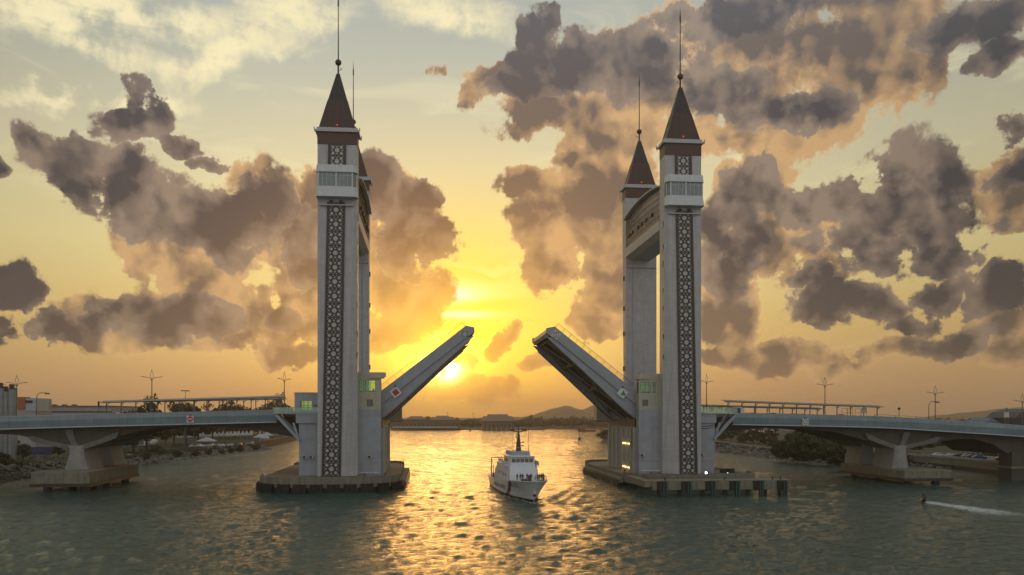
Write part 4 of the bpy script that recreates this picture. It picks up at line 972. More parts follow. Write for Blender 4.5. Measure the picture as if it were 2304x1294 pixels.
for (px, y0, lab) in ((222, 903, 'short dark traffic light before the left canopy'), (2023, 917, 'short pole with a round dark signal right of the right canopy')):
    p = on_y(px, y0, -13); t = thing('traffic_signal', (p.x, -13, p.z - 3.4), lab, 'signal')
    M().cyl((p.x, -13, p.z - 3.6), (p.x, -13, p.z - .6), .07).build('pole', POLE, t)
    (M().box(p.x - .18, p.x + .18, -13.15, -12.85, p.z - 1.1, p.z) if px < 1000 else M().cyl((p.x, -13.1, p.z - .35), (p.x, -12.9, p.z - .35), .38, n=14)).build('signal_head', DARKM, t)

# ------------------------------------------------------------------ concrete fender jetty before the right towers
t = thing('fender_jetty', (44, -42, 0), 'long concrete jetty with green fender frames standing in front of the right towers', 'jetty')
JX0, JX1, JY0, JY1 = 29.6, 62.6, -44.6, -40.9
M().box(JX0, JX1, JY0, JY1, 1.3, 3.55).build('deck_beam', CONC, t, bevel=.05)
M().box(JX0 - 1.8, JX0 + .1, JY0 + .4, JY1 + 13.5, 2.0, 3.45).build('side_arm', CONC, t)
for x in (31.5, 36.5, 42, 47.5, 53, 57.2, 60.8):
    M().cyl((x, JY0 + 1.6, -4), (x, JY0 + 1.6, 1.35), .48, n=12).build('pile', CONCD, t)
for i in range(6):
    x = 32.4 + i * 5.75
    M().box(x - 1.75, x - .55, JY0 - .45, JY0 + .02, 1.15, 3.35).build('rubber_pad', RUBBER, t)
    fr = M().box(x - .5, x - .12, JY0 - .7, JY0 - .02, -.5, 3.4).box(x + .1, x + .5, JY0 - .7, JY0 - .02, -.9, 3.4).box(x - .5, x + .5, JY0 - .5, JY0 - .1, 2.9, 3.2).box(x - .5, x + .5, JY0 - .5, JY0 - .1, .9, 1.2)
    fr.build('fender_frame', GREENM, t)
for x in (32.8, 47.0, 58.6, 60.6):
    M().cyl((x, JY0 + .7, 3.5), (x, JY0 + .7, 3.95), .16, .14).ball((x, JY0 + .7, 3.98), .22, 8, 5).build('bollard', DARKM, t)
# ------------------------------------------------------------------ shores
GRASS = mat('rough_grass_ground', (.034, .040, .016), .95, var=.4, vs=.05, bump=.5, bs=.6)
EARTH = mat('bare_sandy_ground', (.16, .13, .09), .95, var=.35, vs=.05)
ROCK = mat('revetment_rock', (.17, .155, .135), .9, var=.5, vs=.35, bump=.4, bs=1.5)
LEAFD = None
def leaf_mat(name, a, b):
    m = bpy.data.materials.new(name); m.use_nodes = True; nt = m.node_tree; N = NT(nt); p = nt.nodes['Principled BSDF']
    tcn = N.n('ShaderNodeTexCoord'); n1 = N.noise(tcn.outputs['Object'], .55, 3, .6, '3D')
    nt.links.new(N.mix(N.rng(n1.outputs['Fac'], .35, .65), (*a, 1), (*b, 1)), p.inputs['Base Color']); p.inputs['Roughness'].default_value = .7
    p.inputs['Specular IOR Level'].default_value = .25
    MATS[name] = m; return m
LEAFA = leaf_mat('dark_foliage', (.020, .030, .012), (.050, .062, .022)); LEAFB = leaf_mat('olive_foliage', (.040, .042, .016), (.085, .078, .030))
BARK = mat('bark', (.06, .045, .03), .9)

def shore_pts(L): return [(on_z(px, py, 0).x, on_z(px, py, 0).y) for px, py in L]
def bank(name, pts, inland, label, m):
    """terrain strip: from under the waterline up a slope and inland"""
    rnd = random.Random(5)
    prof = [(-3, -1.6), (0, -.1), (2.5, 1.1), (5.5, 2.5), (9, 3.0), (30, 3.1), (90, 3.3), (260, 3.6), (900, 4.0)]
    rings = []
    P2 = []
    for (x0, y0), (x1, y1) in zip(pts, pts[1:]):
        n = max(1, int(math.hypot(x1 - x0, y1 - y0) / 4))
        for i in range(n): P2.append((x0 + (x1 - x0) * i / n, y0 + (y1 - y0) * i / n))
    P2.append(pts[-1])
    for (x, y) in P2:
        j = .9 * mnoise.noise(Vector((x * .12, y * .12, 0)))
        rings.append([(x + inland * (d + j), y, z + (.5 * mnoise.noise(Vector((x + d, y, 3)) * .15) if 0 < d < 300 else 0)) for d, z in prof])
    mb = MB(); mb.loft(rings, cap=False, closed=False)
    o = mb.build(name, m, smooth=True); tag(o, label, kind='structure'); return P2
PL = [(-153, -75), (-147, -30)] + shore_pts([(0, 1087), (75, 1074), (160, 1066), (300, 1049), (400, 1036), (500, 1024), (602, 1013)]) + [(-119.5, 250), (-121, 330), (-126, 400), (-150, 470), (-260, 560), (-420, 640)]
PR = [(185, -90), (160, -30)] + shore_pts([(2304, 1074), (2240, 1066), (2150, 1055), (2045, 1046), (1970, 1046), (1860, 1042), (1780, 1037), (1700, 1027), (1620, 1018)]) + [(112, 215), (101, 270), (97, 304), (118, 330), (170, 420), (330, 560), (520, 640)]
LB_ = bank('left_shore_ground', PL, -1, 'rough grassy ground of the left river bank', GRASS)
RB_ = bank('right_shore_ground', PR, 1, 'grassy ground of the right river bank', GRASS)

def rocks(P2, inland, ymin, ymax, label, n=1700, seed=1, skip=None):
    rnd = random.Random(seed); bm = bmesh.new(); bmesh.ops.create_icosphere(bm, subdivisions=1, radius=1); base = [v.co.copy() for v in bm.verts]; faces = [[v.index for v in f.verts] for f in bm.faces]; bm.free()
    P3 = [p for p in P2 if ymin <= p[1] <= ymax]
    V = []; F = []
    for i in range(n):
        p = P3[int(rnd.random() ** 1.35 * (len(P3) - 1))]; d = rnd.uniform(-1.4, 8.0)
        z = interp(d, [(-3, -1.6), (0, -.1), (2.5, 1.1), (5.5, 2.5), (9, 3.0)])
        s_ = rnd.uniform(.35, 1.05) * (1.0 if rnd.random() < .8 else 1.5)
        if skip and skip(p): continue
        R = Matrix.Rotation(rnd.uniform(0, 6.3), 3, 'Z') @ Matrix.Rotation(rnd.uniform(0, 6.3), 3, 'X'); sc = Vector((rnd.uniform(.7, 1.3), rnd.uniform(.6, 1.1), rnd.uniform(.45, .8)))
        k = len(V); o = Vector((rnd.random() * 50, 0, 0))
        for b in base:
            q = b * (1 + .35 * mnoise.noise(b * 1.7 + o)); q = R @ Vector((q.x * sc.x, q.y * sc.y, q.z * sc.z)) * s_
            V.append((p[0] + inland * d + q.x, p[1] + rnd.uniform(0, .01) + q.y + (i % 7) * .5, z + q.z + .15))
        F += [tuple(k + j for j in f) for f in faces]
    m = MB(); m.v = V; m.f = F
    o = m.build('rocks', ROCK); tag(o, label, kind='stuff'); return o
rocks(LB_, -1, -70, 215, 'broken grey boulders along the left river edge', 2600, 1)
rocks(RB_, 1, 30, 300, 'broken grey boulders along the right river edge', 1900, 2)
rocks(LB_, -1, 150, 300, 'boulders of the spit beyond the left towers', 500, 4)

def sheet_wall():
    t = thing('retaining_wall', (-122, 300, 0), 'rust-brown low retaining wall along the far left bank', 'wall')
    pts = [(-119.3, 232), (-119.8, 280), (-121.5, 335), (-125.5, 400)]
    m = MB(); m.loft([[(x + .9, y, -1), (x + .9, y, 3.6), (x - .5, y, 3.6), (x - .5, y, -1)] for x, y in pts]); m.build('wall', mat('rust_brown_wall', (.15, .07, .035), .8, var=.3, streak=.4), t)
    m = MB(); m.loft([[(x + 1.0, y, 3.6), (x + 1.0, y, 3.95), (x - .6, y, 3.95), (x - .6, y, 3.6)] for x, y in pts]); m.build('coping', CONC, t)
sheet_wall()
# sea wall on the right, near shore
t = thing('sea_wall', (150, 10, 0), 'stained concrete sea wall under the right viaduct, cars parked along its top', 'wall')
W3 = [p for p in shore_pts([(2330, 1077), (2304, 1074), (2240, 1066), (2150, 1055), (2045, 1045)])]; W3 = [(W3[0][0] + 25, W3[0][1] - 60)] + W3
MB().loft([[(x - .6, y, -2), (x - .6, y, 3.5), (x + .5, y, 3.5), (x + .5, y, -2)] for x, y in W3]).build('wall', CONC, t)
MB().loft([[(x - .9, y, 3.5), (x - .9, y, 4.3), (x + .2, y, 4.3), (x + .2, y, 3.5)] for x, y in W3]).build('parapet', CONCL, t)
MB().loft([[(x - .68, y, -1), (x - .68, y, 1.3), (x - .5, y, 1.3), (x - .5, y, -1)] for x, y in W3]).build('tide_band', CONCD, t)
# paved strip
m = MB(); m.loft([[(x + .6, y, 3.42), (x + 26, y, 3.52)] for x, y in W3], cap=False, closed=False); o = m.build('car_park', mat('worn_car_park', (.12, .11, .095), .9, var=.25), None); tag(o, 'pale paved parking strip behind the sea wall', kind='structure')
t = thing('low_wall', (125, 150, 0), 'low pale wall along the path on the right bank', 'wall')
LW = [on_z(px, py, 3) for px, py in ((1605, 995), (1660, 1003), (1735, 1012))]
MB().loft([[(p.x, p.y, 2.6), (p.x, p.y, 4.2), (p.x + .4, p.y, 4.2), (p.x + .4, p.y, 2.6)] for p in LW]).build('wall', CONCL, t); MB().loft([[(p.x - .1, p.y, 4.2), (p.x - .1, p.y, 4.4), (p.x + .5, p.y, 4.4), (p.x + .5, p.y, 4.2)] for p in LW]).build('coping', CONC, t)

def undergrowth(P2, inland, ymin, ymax, n, seed, label, dmax=45):
    rnd = random.Random(seed); P3 = [p for p in P2 if ymin <= p[1] <= ymax]; V = []; F = []
    for i in range(n):
        p = P3[int(rnd.random() * (len(P3) - 1))]; d = 5 + (dmax - 5) * rnd.random() ** 1.6; R = rnd.uniform(.7, 2.0); cx_, cy_ = p[0] + inland * d, p[1] + rnd.uniform(-2, 2)
        for j in range(55):
            q = Vector((rnd.gauss(0, 1), rnd.gauss(0, 1), abs(rnd.gauss(0, 1)))).normalized() * rnd.random() ** .45
            c = Vector((cx_ + q.x * R, cy_ + q.y * R, 2.7 + min(.4, d * .01) + q.z * R * .75)); nn = (q + Vector((rnd.uniform(-.5, .5), rnd.uniform(-.5, .5), .4))).normalized(); u = nn.orthogonal().normalized(); w = nn.cross(u); s_ = rnd.uniform(.14, .34)
            k = len(V); V += [tuple(c - u * s_), tuple(c + w * s_ * .6), tuple(c + u * s_), tuple(c - w * s_ * .6)]; F.append((k, k + 1, k + 2, k + 3))
    me = bpy.data.meshes.new('undergrowth'); me.from_pydata(V, [], F); me.materials.append(LEAFB if seed % 2 else LEAFA); o = bpy.data.objects.new('undergrowth', me); COL.objects.link(o); tag(o, label, kind='stuff')
undergrowth(LB_, -1, -60, 220, 520, 31, 'low scrub on the left bank behind the boulders'); undergrowth(RB_, 1, 50, 300, 700, 32, 'low scrub on the right bank behind the boulders'); undergrowth(LB_, -1, 60, 220, 350, 34, 'dark weeds at the edge of the left bank', 14)
# ------------------------------------------------------------------ trees and bushes
def crown_mesh(seed, R, H, nclump, nleaf, ls):
    """leaf faces in clumps spread through an uneven crown"""
    rnd = random.Random(seed); V = []; F = []
    cl = []
    for i in range(nclump):
        a = rnd.uniform(0, 2 * PI); rr = R * math.sqrt(rnd.random()) * .82; hz = rnd.uniform(0, 1)
        env = math.sqrt(max(0.05, 1 - (2 * hz - 1) ** 2 * .8)); cl.append((rr * env * math.cos(a), rr * env * math.sin(a), H * hz * .9, rnd.uniform(.20, .42) * R))
    for (cx, cy, cz_, cr) in cl:
        for j in range(nleaf):
            d = Vector((rnd.gauss(0, 1), rnd.gauss(0, 1), rnd.gauss(0, 1))).normalized() * cr * (rnd.random() ** .4); d.z *= .7
            c = Vector((cx, cy, cz_)) + d; n = (d.normalized() + Vector((rnd.uniform(-.6, .6), rnd.uniform(-.6, .6), rnd.uniform(-.2, .9)))).normalized()
            u = n.orthogonal().normalized(); w = n.cross(u); a = rnd.uniform(0, 6.28); u2 = u * math.cos(a) + w * math.sin(a); w2 = n.cross(u2); q = ls * rnd.uniform(.6, 1.25)
            k = len(V); V += [tuple(c - u2 * q), tuple(c + w2 * q * .5), tuple(c + u2 * q), tuple(c - w2 * q * .5)]; F.append((k, k + 1, k + 2, k + 3))
    return V, F
def tree_proto(seed, R, H, th, label, lm=LEAFA, nclump=26, nleaf=70, ls=.5, cat='tree', name='tree'):
    t = thing(name, (0, 0, 0), label, cat)
    tr = MB(); rnd = random.Random(seed)
    tr.cyl((0, 0, -.5), (0, 0, th + H * .35), .28 * R / 4, .12 * R / 4, 7)
    for i in range(5):
        a = i * 1.3 + rnd.random(); tr.cyl((0, 0, th * .7 + i * .3), (R * .6 * math.cos(a), R * .6 * math.sin(a), th + H * (.3 + .1 * i)), .13 * R / 4, .04, 5)
    tr.build('trunk', BARK, t)
    m = MB(); V, F = crown_mesh(seed, R, H, nclump, nleaf, ls); m.v = [(x, y, z + th) for x, y, z in V]; m.f = F
    me = bpy.data.meshes.new('crown'); me.from_pydata(m.v, [], m.f); me.materials.append(lm); o = bpy.data.objects.new('crown', me); COL.objects.link(o); o.parent = t
    return t
ORD = ['first', 'second', 'third', 'fourth', 'fifth', 'sixth', 'seventh', 'eighth', 'ninth', 'tenth', 'eleventh', 'twelfth', 'thirteenth', 'fourteenth', 'fifteenth', 'sixteenth', 'seventeenth', 'eighteenth', 'nineteenth', 'twentieth']
protos = [tree_proto(11, 5, 6.5, 3, 'x'), tree_proto(12, 5, 8.5, 4, 'x', LEAFA, 30), tree_proto(13, 5, 5.5, 2, 'x', LEAFB)]
bproto = [tree_proto(21, 4, 3.6, .3, 'x', LEAFA, 22, 80, .42, 'bush', 'bush'), tree_proto(22, 4, 3.2, .2, 'x', LEAFB, 22, 80, .42, 'bush', 'bush')]
used = set()
def plant(pr, x, y, z, sc, label, group, zs=1.0):
    i = pr.name
    o = copy_tree(pr) if i in used else pr; used.add(i)
    o.location = (x, y, z); o.scale = (sc, sc, sc * zs); o.rotation_euler.z = (x * 7.1 + y * 3.3) % 6.28; o['label'] = label; o['group'] = group; return o
rnd = random.Random(9)
# tall trees whose tops show above the left canopy
for i, (px, top, yy, lab) in enumerate(((418, 884, 200, 'round dark tree top beside the floodlight mast'), (392, 893, 170, 'dark tree to the left of the floodlight mast'), (446, 890, 215, 'dark tree to the right of the floodlight mast'), (330, 897, 120, 'dark bushy tree at the left end of the canopy gap'), (300, 900, 110, 'leftmost dark tree behind the left canopy'),
        (505, 889, 300, 'ragged tree top above the middle of the left canopy'), (530, 893, 320, 'tree behind the middle of the left canopy, right of the ragged top'), (478, 899, 250, 'low tree behind the canopy, left of the ragged top'), (590, 889, 440, 'wide tree top near the right end of the left canopy'), (622, 890, 470, 'tree closest to the lounge behind the left canopy'), (560, 897, 380, 'low tree between the two ragged tops behind the left canopy'), (645, 905, 500, 'small tree right behind the end of the left canopy'))):
    p = on_y(px, top, yy); h = p.z - 3; sc = h / (14 if i % 3 else 12)
    plant(protos[1 if i % 2 else 0], p.x, yy, 3, sc, lab, 'trees behind the left viaduct')
# trees seen beneath the left span
for i, (px, py, sc, lab) in enumerate(((268, 1006, 1.0, 'dark tree under the left span, right of the river pier'), (300, 1002, 1.15, 'dark tree under the left span behind the cement drum'), (335, 1000, 1.2, 'broad dark tree under the left span'), (372, 999, 1.0, 'dark tree at the left end of the white tents'), (20, 1030, 1.0, 'dark bush-like tree at the left edge under the deck'), (52, 1036, .6, 'small tree left of the blue fence'), (130, 1030, .55, 'small dark tree between blue fence and river pier'))):
    p = on_z(px, py, 3); plant(protos[0], p.x, p.y, 3, sc, lab, 'trees under the left span')
for i, (px, py, sc, k) in enumerate(((398, 1026, .6, 0), (440, 1024, .5, 0), (355, 1022, .9, 0), (500, 1018, .45, 1), (540, 1014, .6, 0), (575, 1010, .6, 1), (470, 1020, .5, 1), (330, 1028, .6, 1), (240, 1034, .5, 0), (15, 1050, .8, 1), (45, 1052, .6, 1), (0, 1042, .9, 0), (520, 1016, .5, 0))):
    p = on_z(px, py, 2.6); plant(bproto[k], p.x, p.y, 2.3, sc, 'low dark bush among the boulders of the left bank, %s from the left' % ORD[sorted([398, 440, 355, 500, 540, 575, 470, 330, 240, 15, 45, 0, 520]).index(px)], 'bushes on the left bank')
# right bank: one large dark thicket and smaller shrubs
V_ = []; F_ = []
for i, (px, py, sc, zs) in enumerate(((1760, 1022, 1.35, 1.0), (1785, 1024, 1.7, 1.15), (1815, 1026, 1.8, 1.2), (1845, 1028, 1.7, 1.1), (1870, 1030, 1.5, 1.0), (1800, 1014, 1.8, 1.3), (1835, 1014, 1.9, 1.25), (1865, 1017, 1.8, 1.05), (1895, 1024, 1.4, .95), (1920, 1030, 1.2, .9), (1945, 1034, 1.0, .8), (1905, 1038, 1.0, .9), (1878, 1040, .8, .8))):
    p = on_z(px, py, 3); v, f = crown_mesh(60 + i, 4, 3.8, 24, 90, .42); k = len(V_); V_ += [(p.x + x * sc, p.y + y * sc, 2.4 + z * sc * zs) for x, y, z in v]; F_ += [tuple(k + j for j in q) for q in f]
me = bpy.data.meshes.new('thicket'); me.from_pydata(V_, [], F_); me.materials.append(LEAFA); o = bpy.data.objects.new('thicket', me); COL.objects.link(o); tag(o, 'dark dense thicket on the right bank under the right span', kind='stuff')
for i, (px, py, sc, k) in enumerate(((1622, 992, 1.2, 2), (1645, 992, 1.1, 0), (1672, 996, 1.0, 2), (1695, 1000, 1.0, 0), (1720, 1003, .9, 0), (1742, 1008, .9, 2), (1610, 984, 1.6, 0), (1660, 984, 1.5, 2), (1700, 988, 1.2, 0), (1735, 992, 1.2, 0))):
    p = on_z(px, py, 3); plant(protos[k], p.x, p.y, 2.6, sc * .85, '%s young olive tree from the left behind the low wall of the right bank' % ORD[sorted([1622, 1645, 1672, 1695, 1720, 1742, 1610, 1660, 1700, 1735]).index(px)], 'young trees on the right bank')
for i, (px, py, sc) in enumerate(((2060, 1012, 1.1), (2085, 1008, 1.2), (2110, 1004, 1.3), (2135, 1000, 1.2), (2195, 1012, .6), (2215, 1014, .5))):
    p = on_z(px, py, 3); plant(bproto[i % 2], p.x, p.y, 2.8, sc, '%s bush from the left along the grass field beside the right river pier' % ORD[i], 'bushes by the grass field')
p = on_z(1372, 993, 0); plant(bproto[0], p.x, p.y, -.2, 2.6, 'lone dark bush on the low spit left of the right platform', 'bushes of the spit', .8)
p = on_z(1388, 991, 0); plant(bproto[0], p.x + 4, p.y + 8, 0, 2.4, 'second dark bush of the spit, half hidden by the right pier building', 'bushes of the spit', .9)

for i, px in enumerate((385, 412, 440, 468, 496, 524, 552, 580, 606, 632)):
    p = on_z(px, 986.5 - i * .3, 3.3); plant(protos[i % 2], p.x, p.y, 3, 1.35 + .2 * (i % 3), '%s tree from the left in the dark row behind the white tents' % ORD[i], 'trees behind the white tents', .8)
# ------------------------------------------------------------------ tents, cars and yard objects under the left span
TENT = mat('white_tent_cloth', (.42, .42, .42), .7, var=.08); TENTB = mat('blue_tent_cloth', (.10, .16, .30), .7)
def tent(w, h, eave, mt, label, group=None, name='marquee_tent'):
    t = thing(name, (0, 0, 0), label, 'tent', group)
    m = M(); m.add([(-w / 2, -w / 2, eave), (w / 2, -w / 2, eave), (w / 2, w / 2, eave), (-w / 2, w / 2, eave), (0, 0, h)], [(0, 1, 4), (1, 2, 4), (2, 3, 4), (3, 0, 4), (0, 3, 2, 1)])
    m.loft([[(-w / 2, -w / 2, eave - .5), (w / 2, -w / 2, eave - .5), (w / 2, w / 2, eave - .5), (-w / 2, w / 2, eave - .5)], [(-w / 2, -w / 2, eave), (w / 2, -w / 2, eave), (w / 2, w / 2, eave), (-w / 2, w / 2, eave)]], cap=False)
    m.build('canopy', mt, t)
    for a in (-1, 1):
        for b in (-1, 1): M().bar((a * w / 2, b * w / 2, 0), (a * w / 2, b * w / 2, eave), .12, .12, (0, 1, 0)).build('pole', POLE, t)
    return t
tp_ = tent(5.6, 5.6, 2.9, TENT, 'x', 'row of white peaked tents', 'marquee_tent')
for i in range(19):
    px = 404 + i * 8.9; p = on_z(px, 994 - i * .35, 3.2)
    o = tp_ if i == 0 else copy_tree(tp_); o.location = (p.x, p.y, 3.2); o['label'] = '%s white peaked tent from the left in the long joined row' % ORD[i]; o['group'] = 'row of white peaked tents'
    sc_ = (p - CAM).length * 8.9 / 1700 / 5.6; o.scale = (sc_, sc_, 1.0)
o = copy_tree(tp_); p = on_z(465, 1001, 3.2); o.location = (p.x, p.y, 3.2); o.scale = (1.5, 1.5, .75); o['label'] = 'larger grey-white tent standing in front of the tent row'; o['group'] = 'separate tents'
for i, (px, py, sx_) in enumerate(((585, 992, 1.2), (600, 987, 1.4), (616, 984, 1.2), (630, 982, 1.2), (596, 994, .9))):
    o = copy_tree(tp_); p = on_z(px, py, 3.2); o.location = (p.x, p.y, 3.2); o.scale = (sx_, sx_, .8); o['label'] = '%s white market tent beyond the right end of the tent row, towards the pier' % ORD[i]; o['group'] = 'market tents'
for i, (px, py, lab) in enumerate(((500, 967, 'large blue-grey awning above the tent row'), (565, 968, 'pale flat awning right of the blue one'))):
    p = on_z(px, 985, 3.2); t = thing('awning', (p.x, p.y, 3.2), lab, 'awning'); z = on_y(px, py, p.y).z
    w = 9 if i == 0 else 8
    M().loft([[(p.x - w, p.y, z - .3), (p.x - w, p.y + 12, z - .3)], [(p.x, p.y - 1, z + .6), (p.x, p.y + 12, z + .8)], [(p.x + w, p.y, z - .6), (p.x + w, p.y + 12, z - .4)]], cap=False, closed=False).build('roof', TENTB if i == 0 else TENT, t)
    for a in (-w + .5, w - .5): M().bar((p.x + a, p.y + 1, 3), (p.x + a, p.y + 1, z - .4), .25, .25, (0, 1, 0)).build('post', POLE, t)

CARS = {}
def car_proto(col, cname):
    t = thing('parked_car', (0, 0, 0), 'x', 'car')
    prof = [(-2.15, .35), (-2.2, .75), (-1.95, .95), (-1.1, 1.02), (-.45, 1.5), (.95, 1.5), (1.75, 1.05), (2.15, .98), (2.2, .35)]
    body = M(); body.loft([[(x, y * (.98 if z < 1.1 else .80), z) for x, z in prof] for y in (-.85, .85)]); body.build('body', mat(cname, col, .28, metal=.1, var=.05, coat=.5), t, bevel=.08)
    g = M().loft([[(x, y, z) for x, z in ((-1.0, 1.05), (-.42, 1.44), (.9, 1.44), (1.6, 1.08))] for y in (-.80, .80)]); g.xf(Matrix.Diagonal((1, 1.0, 1, 1))); 
    g.build('window', GLASSD, t)
    for a in (-1.35, 1.35):
        for b in (-.82, .82):
            w = M().cyl((a, b - .09, .33), (a, b + .09, .33), .33, n=12).build('wheel', RUBBER, t); 
    for b in (-.6, .6): M().box(-2.23, -2.17, b - .16, b + .16, .68, .82).build('headlight', WHITES, t)
    return t
CC = {'white': (.55, .56, .57), 'black': (.02, .02, .022), 'silver': (.30, .31, .32), 'blue': (.02, .07, .28), 'dark grey': (.06, .065, .07), 'dark red': (.16, .015, .02), 'bronze': (.14, .10, .07)}
def car(colname, x, y, z, rz, label, group):
    if colname not in CARS: CARS[colname] = car_proto(CC[colname], colname.replace(' ', '_') + '_car_paint'); o = CARS[colname]
    else: o = copy_tree(CARS[colname])
    o.location = (x, y, z); o.rotation_euler.z = rz; o['label'] = label; o['group'] = group; return o
g1 = 'cars parked on the sea wall'
for px, py, c, lab in ((2113, 1028, 'white', 'white car, first of the row on the sea wall'), (2128, 1028, 'dark red', 'dark red car beside the first white car on the sea wall'), (2142, 1029, 'white', 'white car between the dark red and the black car on the sea wall'), (2160, 1030, 'black', 'black car in the middle of the sea wall row'), (2178, 1031, 'silver', 'silver car between the black and dark grey cars on the sea wall'),
        (2190, 1032, 'dark grey', 'dark grey car beside the blue one on the sea wall'), (2204, 1034, 'blue', 'bright blue car at the end of the sea wall row'), (2256, 1037, 'bronze', 'brownish car parked apart, near the dark abutment pier')):
    p = on_z(px, py, 3.5); car(c, p.x, p.y, 3.52, 2.75, lab, g1)
for px, py, c, lab in ((2190, 1021, 'silver', 'silver car in the second row behind the sea wall cars'), (2222, 1022, 'dark grey', 'grey car further back behind the blue car'), (2232, 1024, 'black', 'black car further back, right of the grey one'), (2254, 1024, 'white', 'white van-like car behind the brownish one')):
    p = on_z(px, py, 3.5); car(c, p.x, p.y, 3.5, .3, lab, 'cars in the second row')
rnd = random.Random(4)
g2 = 'cars parked before the white tents'
for i, (px, py) in enumerate(((432, 1007), (446, 1006), (458, 1007), (474, 1005), (486, 1005), (496, 1005), (506, 1004), (517, 1004), (428, 1002), (444, 1001), (540, 1003), (562, 1000))):
    c = ('silver', 'white', 'silver', 'white', 'dark grey', 'white', 'black', 'white', 'dark grey', 'silver', 'dark red', 'silver')[i]
    p = on_z(px, py, 3.2); car(c, p.x, p.y, 3.1, rnd.uniform(-.3, .3) + (0 if i % 2 else PI / 2), '%s car before the tent row, %s from the left of those parked there' % (c, ORD[sorted([432, 446, 458, 474, 486, 496, 506, 517, 428, 444, 540, 562]).index(px)]), g2)
g3 = 'cars on the viaducts'
for px, c, s_, yy, lab in ((1737, 'dark red', 1, -2, 'dark red car roof showing above the right parapet'), (1692, 'black', 1, 3, 'black car beside the kiosk on the right viaduct'), (1786, 'dark grey', 1, 4, 'grey car at the middle of the right viaduct'), (1888, 'blue', 1, -4, 'bluish car under the banner frames'), (255, 'white', -1, -5, 'white car at the left end of the left canopy'), (302, 'black', -1, 3, 'black car behind the left canopy posts'), (1806, 'black', 1, 5, 'black car right of the grey one on the right viaduct')):
    p = on_y(px, 930, yy); car(c, p.x, yy, (fr_(p.x) if s_ > 0 else fl(p.x)) + .05, rnd.choice((0, PI)), lab, g3)

# cement mixer, fence, fuel of the yard
p = on_z(345, 1006, 3.2); t = thing('cement_mixer_truck', (p.x, p.y, 3.1), 'cement mixer truck with a white drum behind the boulders', 'truck')
M().cyl((p.x - 1.2, p.y, 5.0), (p.x + .4, p.y, 5.6), .9, 1.6, 16).cyl((p.x + .4, p.y, 5.6), (p.x + 2.0, p.y, 6.1), 1.6, .6, 16).build('drum', WHITE, t, smooth=40)
M().box(p.x - 4.2, p.x - 2.2, p.y - 1.1, p.y + 1.1, 3.9, 6.0).build('cab', WHITE, t, bevel=.1); M().box(p.x - 4.4, p.x + 2.4, p.y - 1, p.y + 1, 3.6, 4.1).build('chassis', DARKM, t)
M().box(p.x - 4.25, p.x - 4.0, p.y - 1.0, p.y + 1.0, 4.9, 5.7).build('window', GLASSD, t)
for a in (-3.4, 0, 1.4):
    for b in (-1.05, 1.05): M().cyl((p.x + a, p.y + b - .15, 3.6), (p.x + a, p.y + b + .15, 3.6), .5, n=12).build('wheel', RUBBER, t)
def fence(px0, px1, py, col, label, h=3.2):
    a = on_z(px0, py, 3); b = on_z(px1, py, 3); t = thing('site_fence', a, label, 'fence')
    m = M(); n = 40; d = (b - a) / n
    for i in range(n):
        p = a + d * i; q = p + d; o = Vector((0, .18 if i % 2 else 0, 0)); m.loft([[tuple(p + o), tuple(p + o + Vector((0, 0, h))), tuple(p + o + Vector((0, .06, h))), tuple(p + o + Vector((0, .06, 0)))], [tuple(q + o), tuple(q + o + Vector((0, 0, h))), tuple(q + o + Vector((0, .06, h))), tuple(q + o + Vector((0, .06, 0)))]])
    m.build('panel', col, t)
    for i in range(0, n + 1, 8): p = a + d * i; M().bar(p + Vector((0, .3, 0)), p + Vector((0, .3, h + .1)), .14, .14, (0, 1, 0)).build('post', POLE, t)
fence(45, 116, 1024, mat('deep_blue_fence', (.012, .025, .14), .5, streak=.2), 'deep blue corrugated site fence at the left river pier')
fence(222, 296, 1008, mat('grey_blue_fence', (.10, .15, .21), .5, streak=.2), 'pale grey-blue site fence right of the left river pier', 3.6)
for px, py, c, lab in ((255, 1012, 'white', 'white car by the pale fence right of the left river pier'), (312, 1006, 'silver', 'silver car left of the cement mixer')):
    p = on_z(px, py, 3); car(c, p.x, p.y, 3.1, .4, lab, 'cars in the yard')
for i, (px, py, h) in enumerate(((415, 1006, 15), (493, 997, 12), (504, 996, 12), (540, 994, 11), (589, 990, 11), (597, 990, 11))):
    p = on_z(px, py, 3.1); o = M().cyl((p.x, p.y, 3), (p.x, p.y, 3 + h), .2, .14, 8).build('timber_post', mat('grey_post', (.14, .14, .13), .7)); tag(o, '%s thin grey post from the left standing before the white tents' % ORD[i], 'post', 'thin posts by the tents')

# ------------------------------------------------------------------ buildings beyond the deck, left
p = on_y(0, 935, 60)
for i, (px, wpx, top, lab) in enumerate(((3, 16, 868, 'pale silo cut by the left edge of the view'), (15, 11, 876, 'narrower silo between the two wide silos'), (29, 15, 871, 'right hand silo of the group of three'))):
    q = on_y(px, top, 60); r_ = wpx / 2 * (q - CAM).length / 1700
    t = thing('silo', (q.x, 60, 3), lab, 'silo', 'grey cement silos')
    M().cyl((q.x, 60, 3), (q.x, 60, q.z - .8), r_, n=20).build('tank', mat('silo_steel', (.25, .27, .26), .5, streak=.3, pat=(30, 6.2, .06, .6)), t, smooth=40)
    M().cyl((q.x, 60, q.z - .8), (q.x, 60, q.z - .3), r_ * 1.03, r_ * .7, 20).box(q.x - .9, q.x + .3, 59.4, 60.6, q.z - .4, q.z + 1.0).build('top_cap', DARKM, t)
    rl = M(); rl.ring_y(0, 0, 0, r_, .08, .08, 20); rl.xf(Matrix.Translation((q.x, 60, q.z + .55)) @ Matrix.Rotation(PI / 2, 4, 'X')); rl.build('guard_rail', POLE, t)
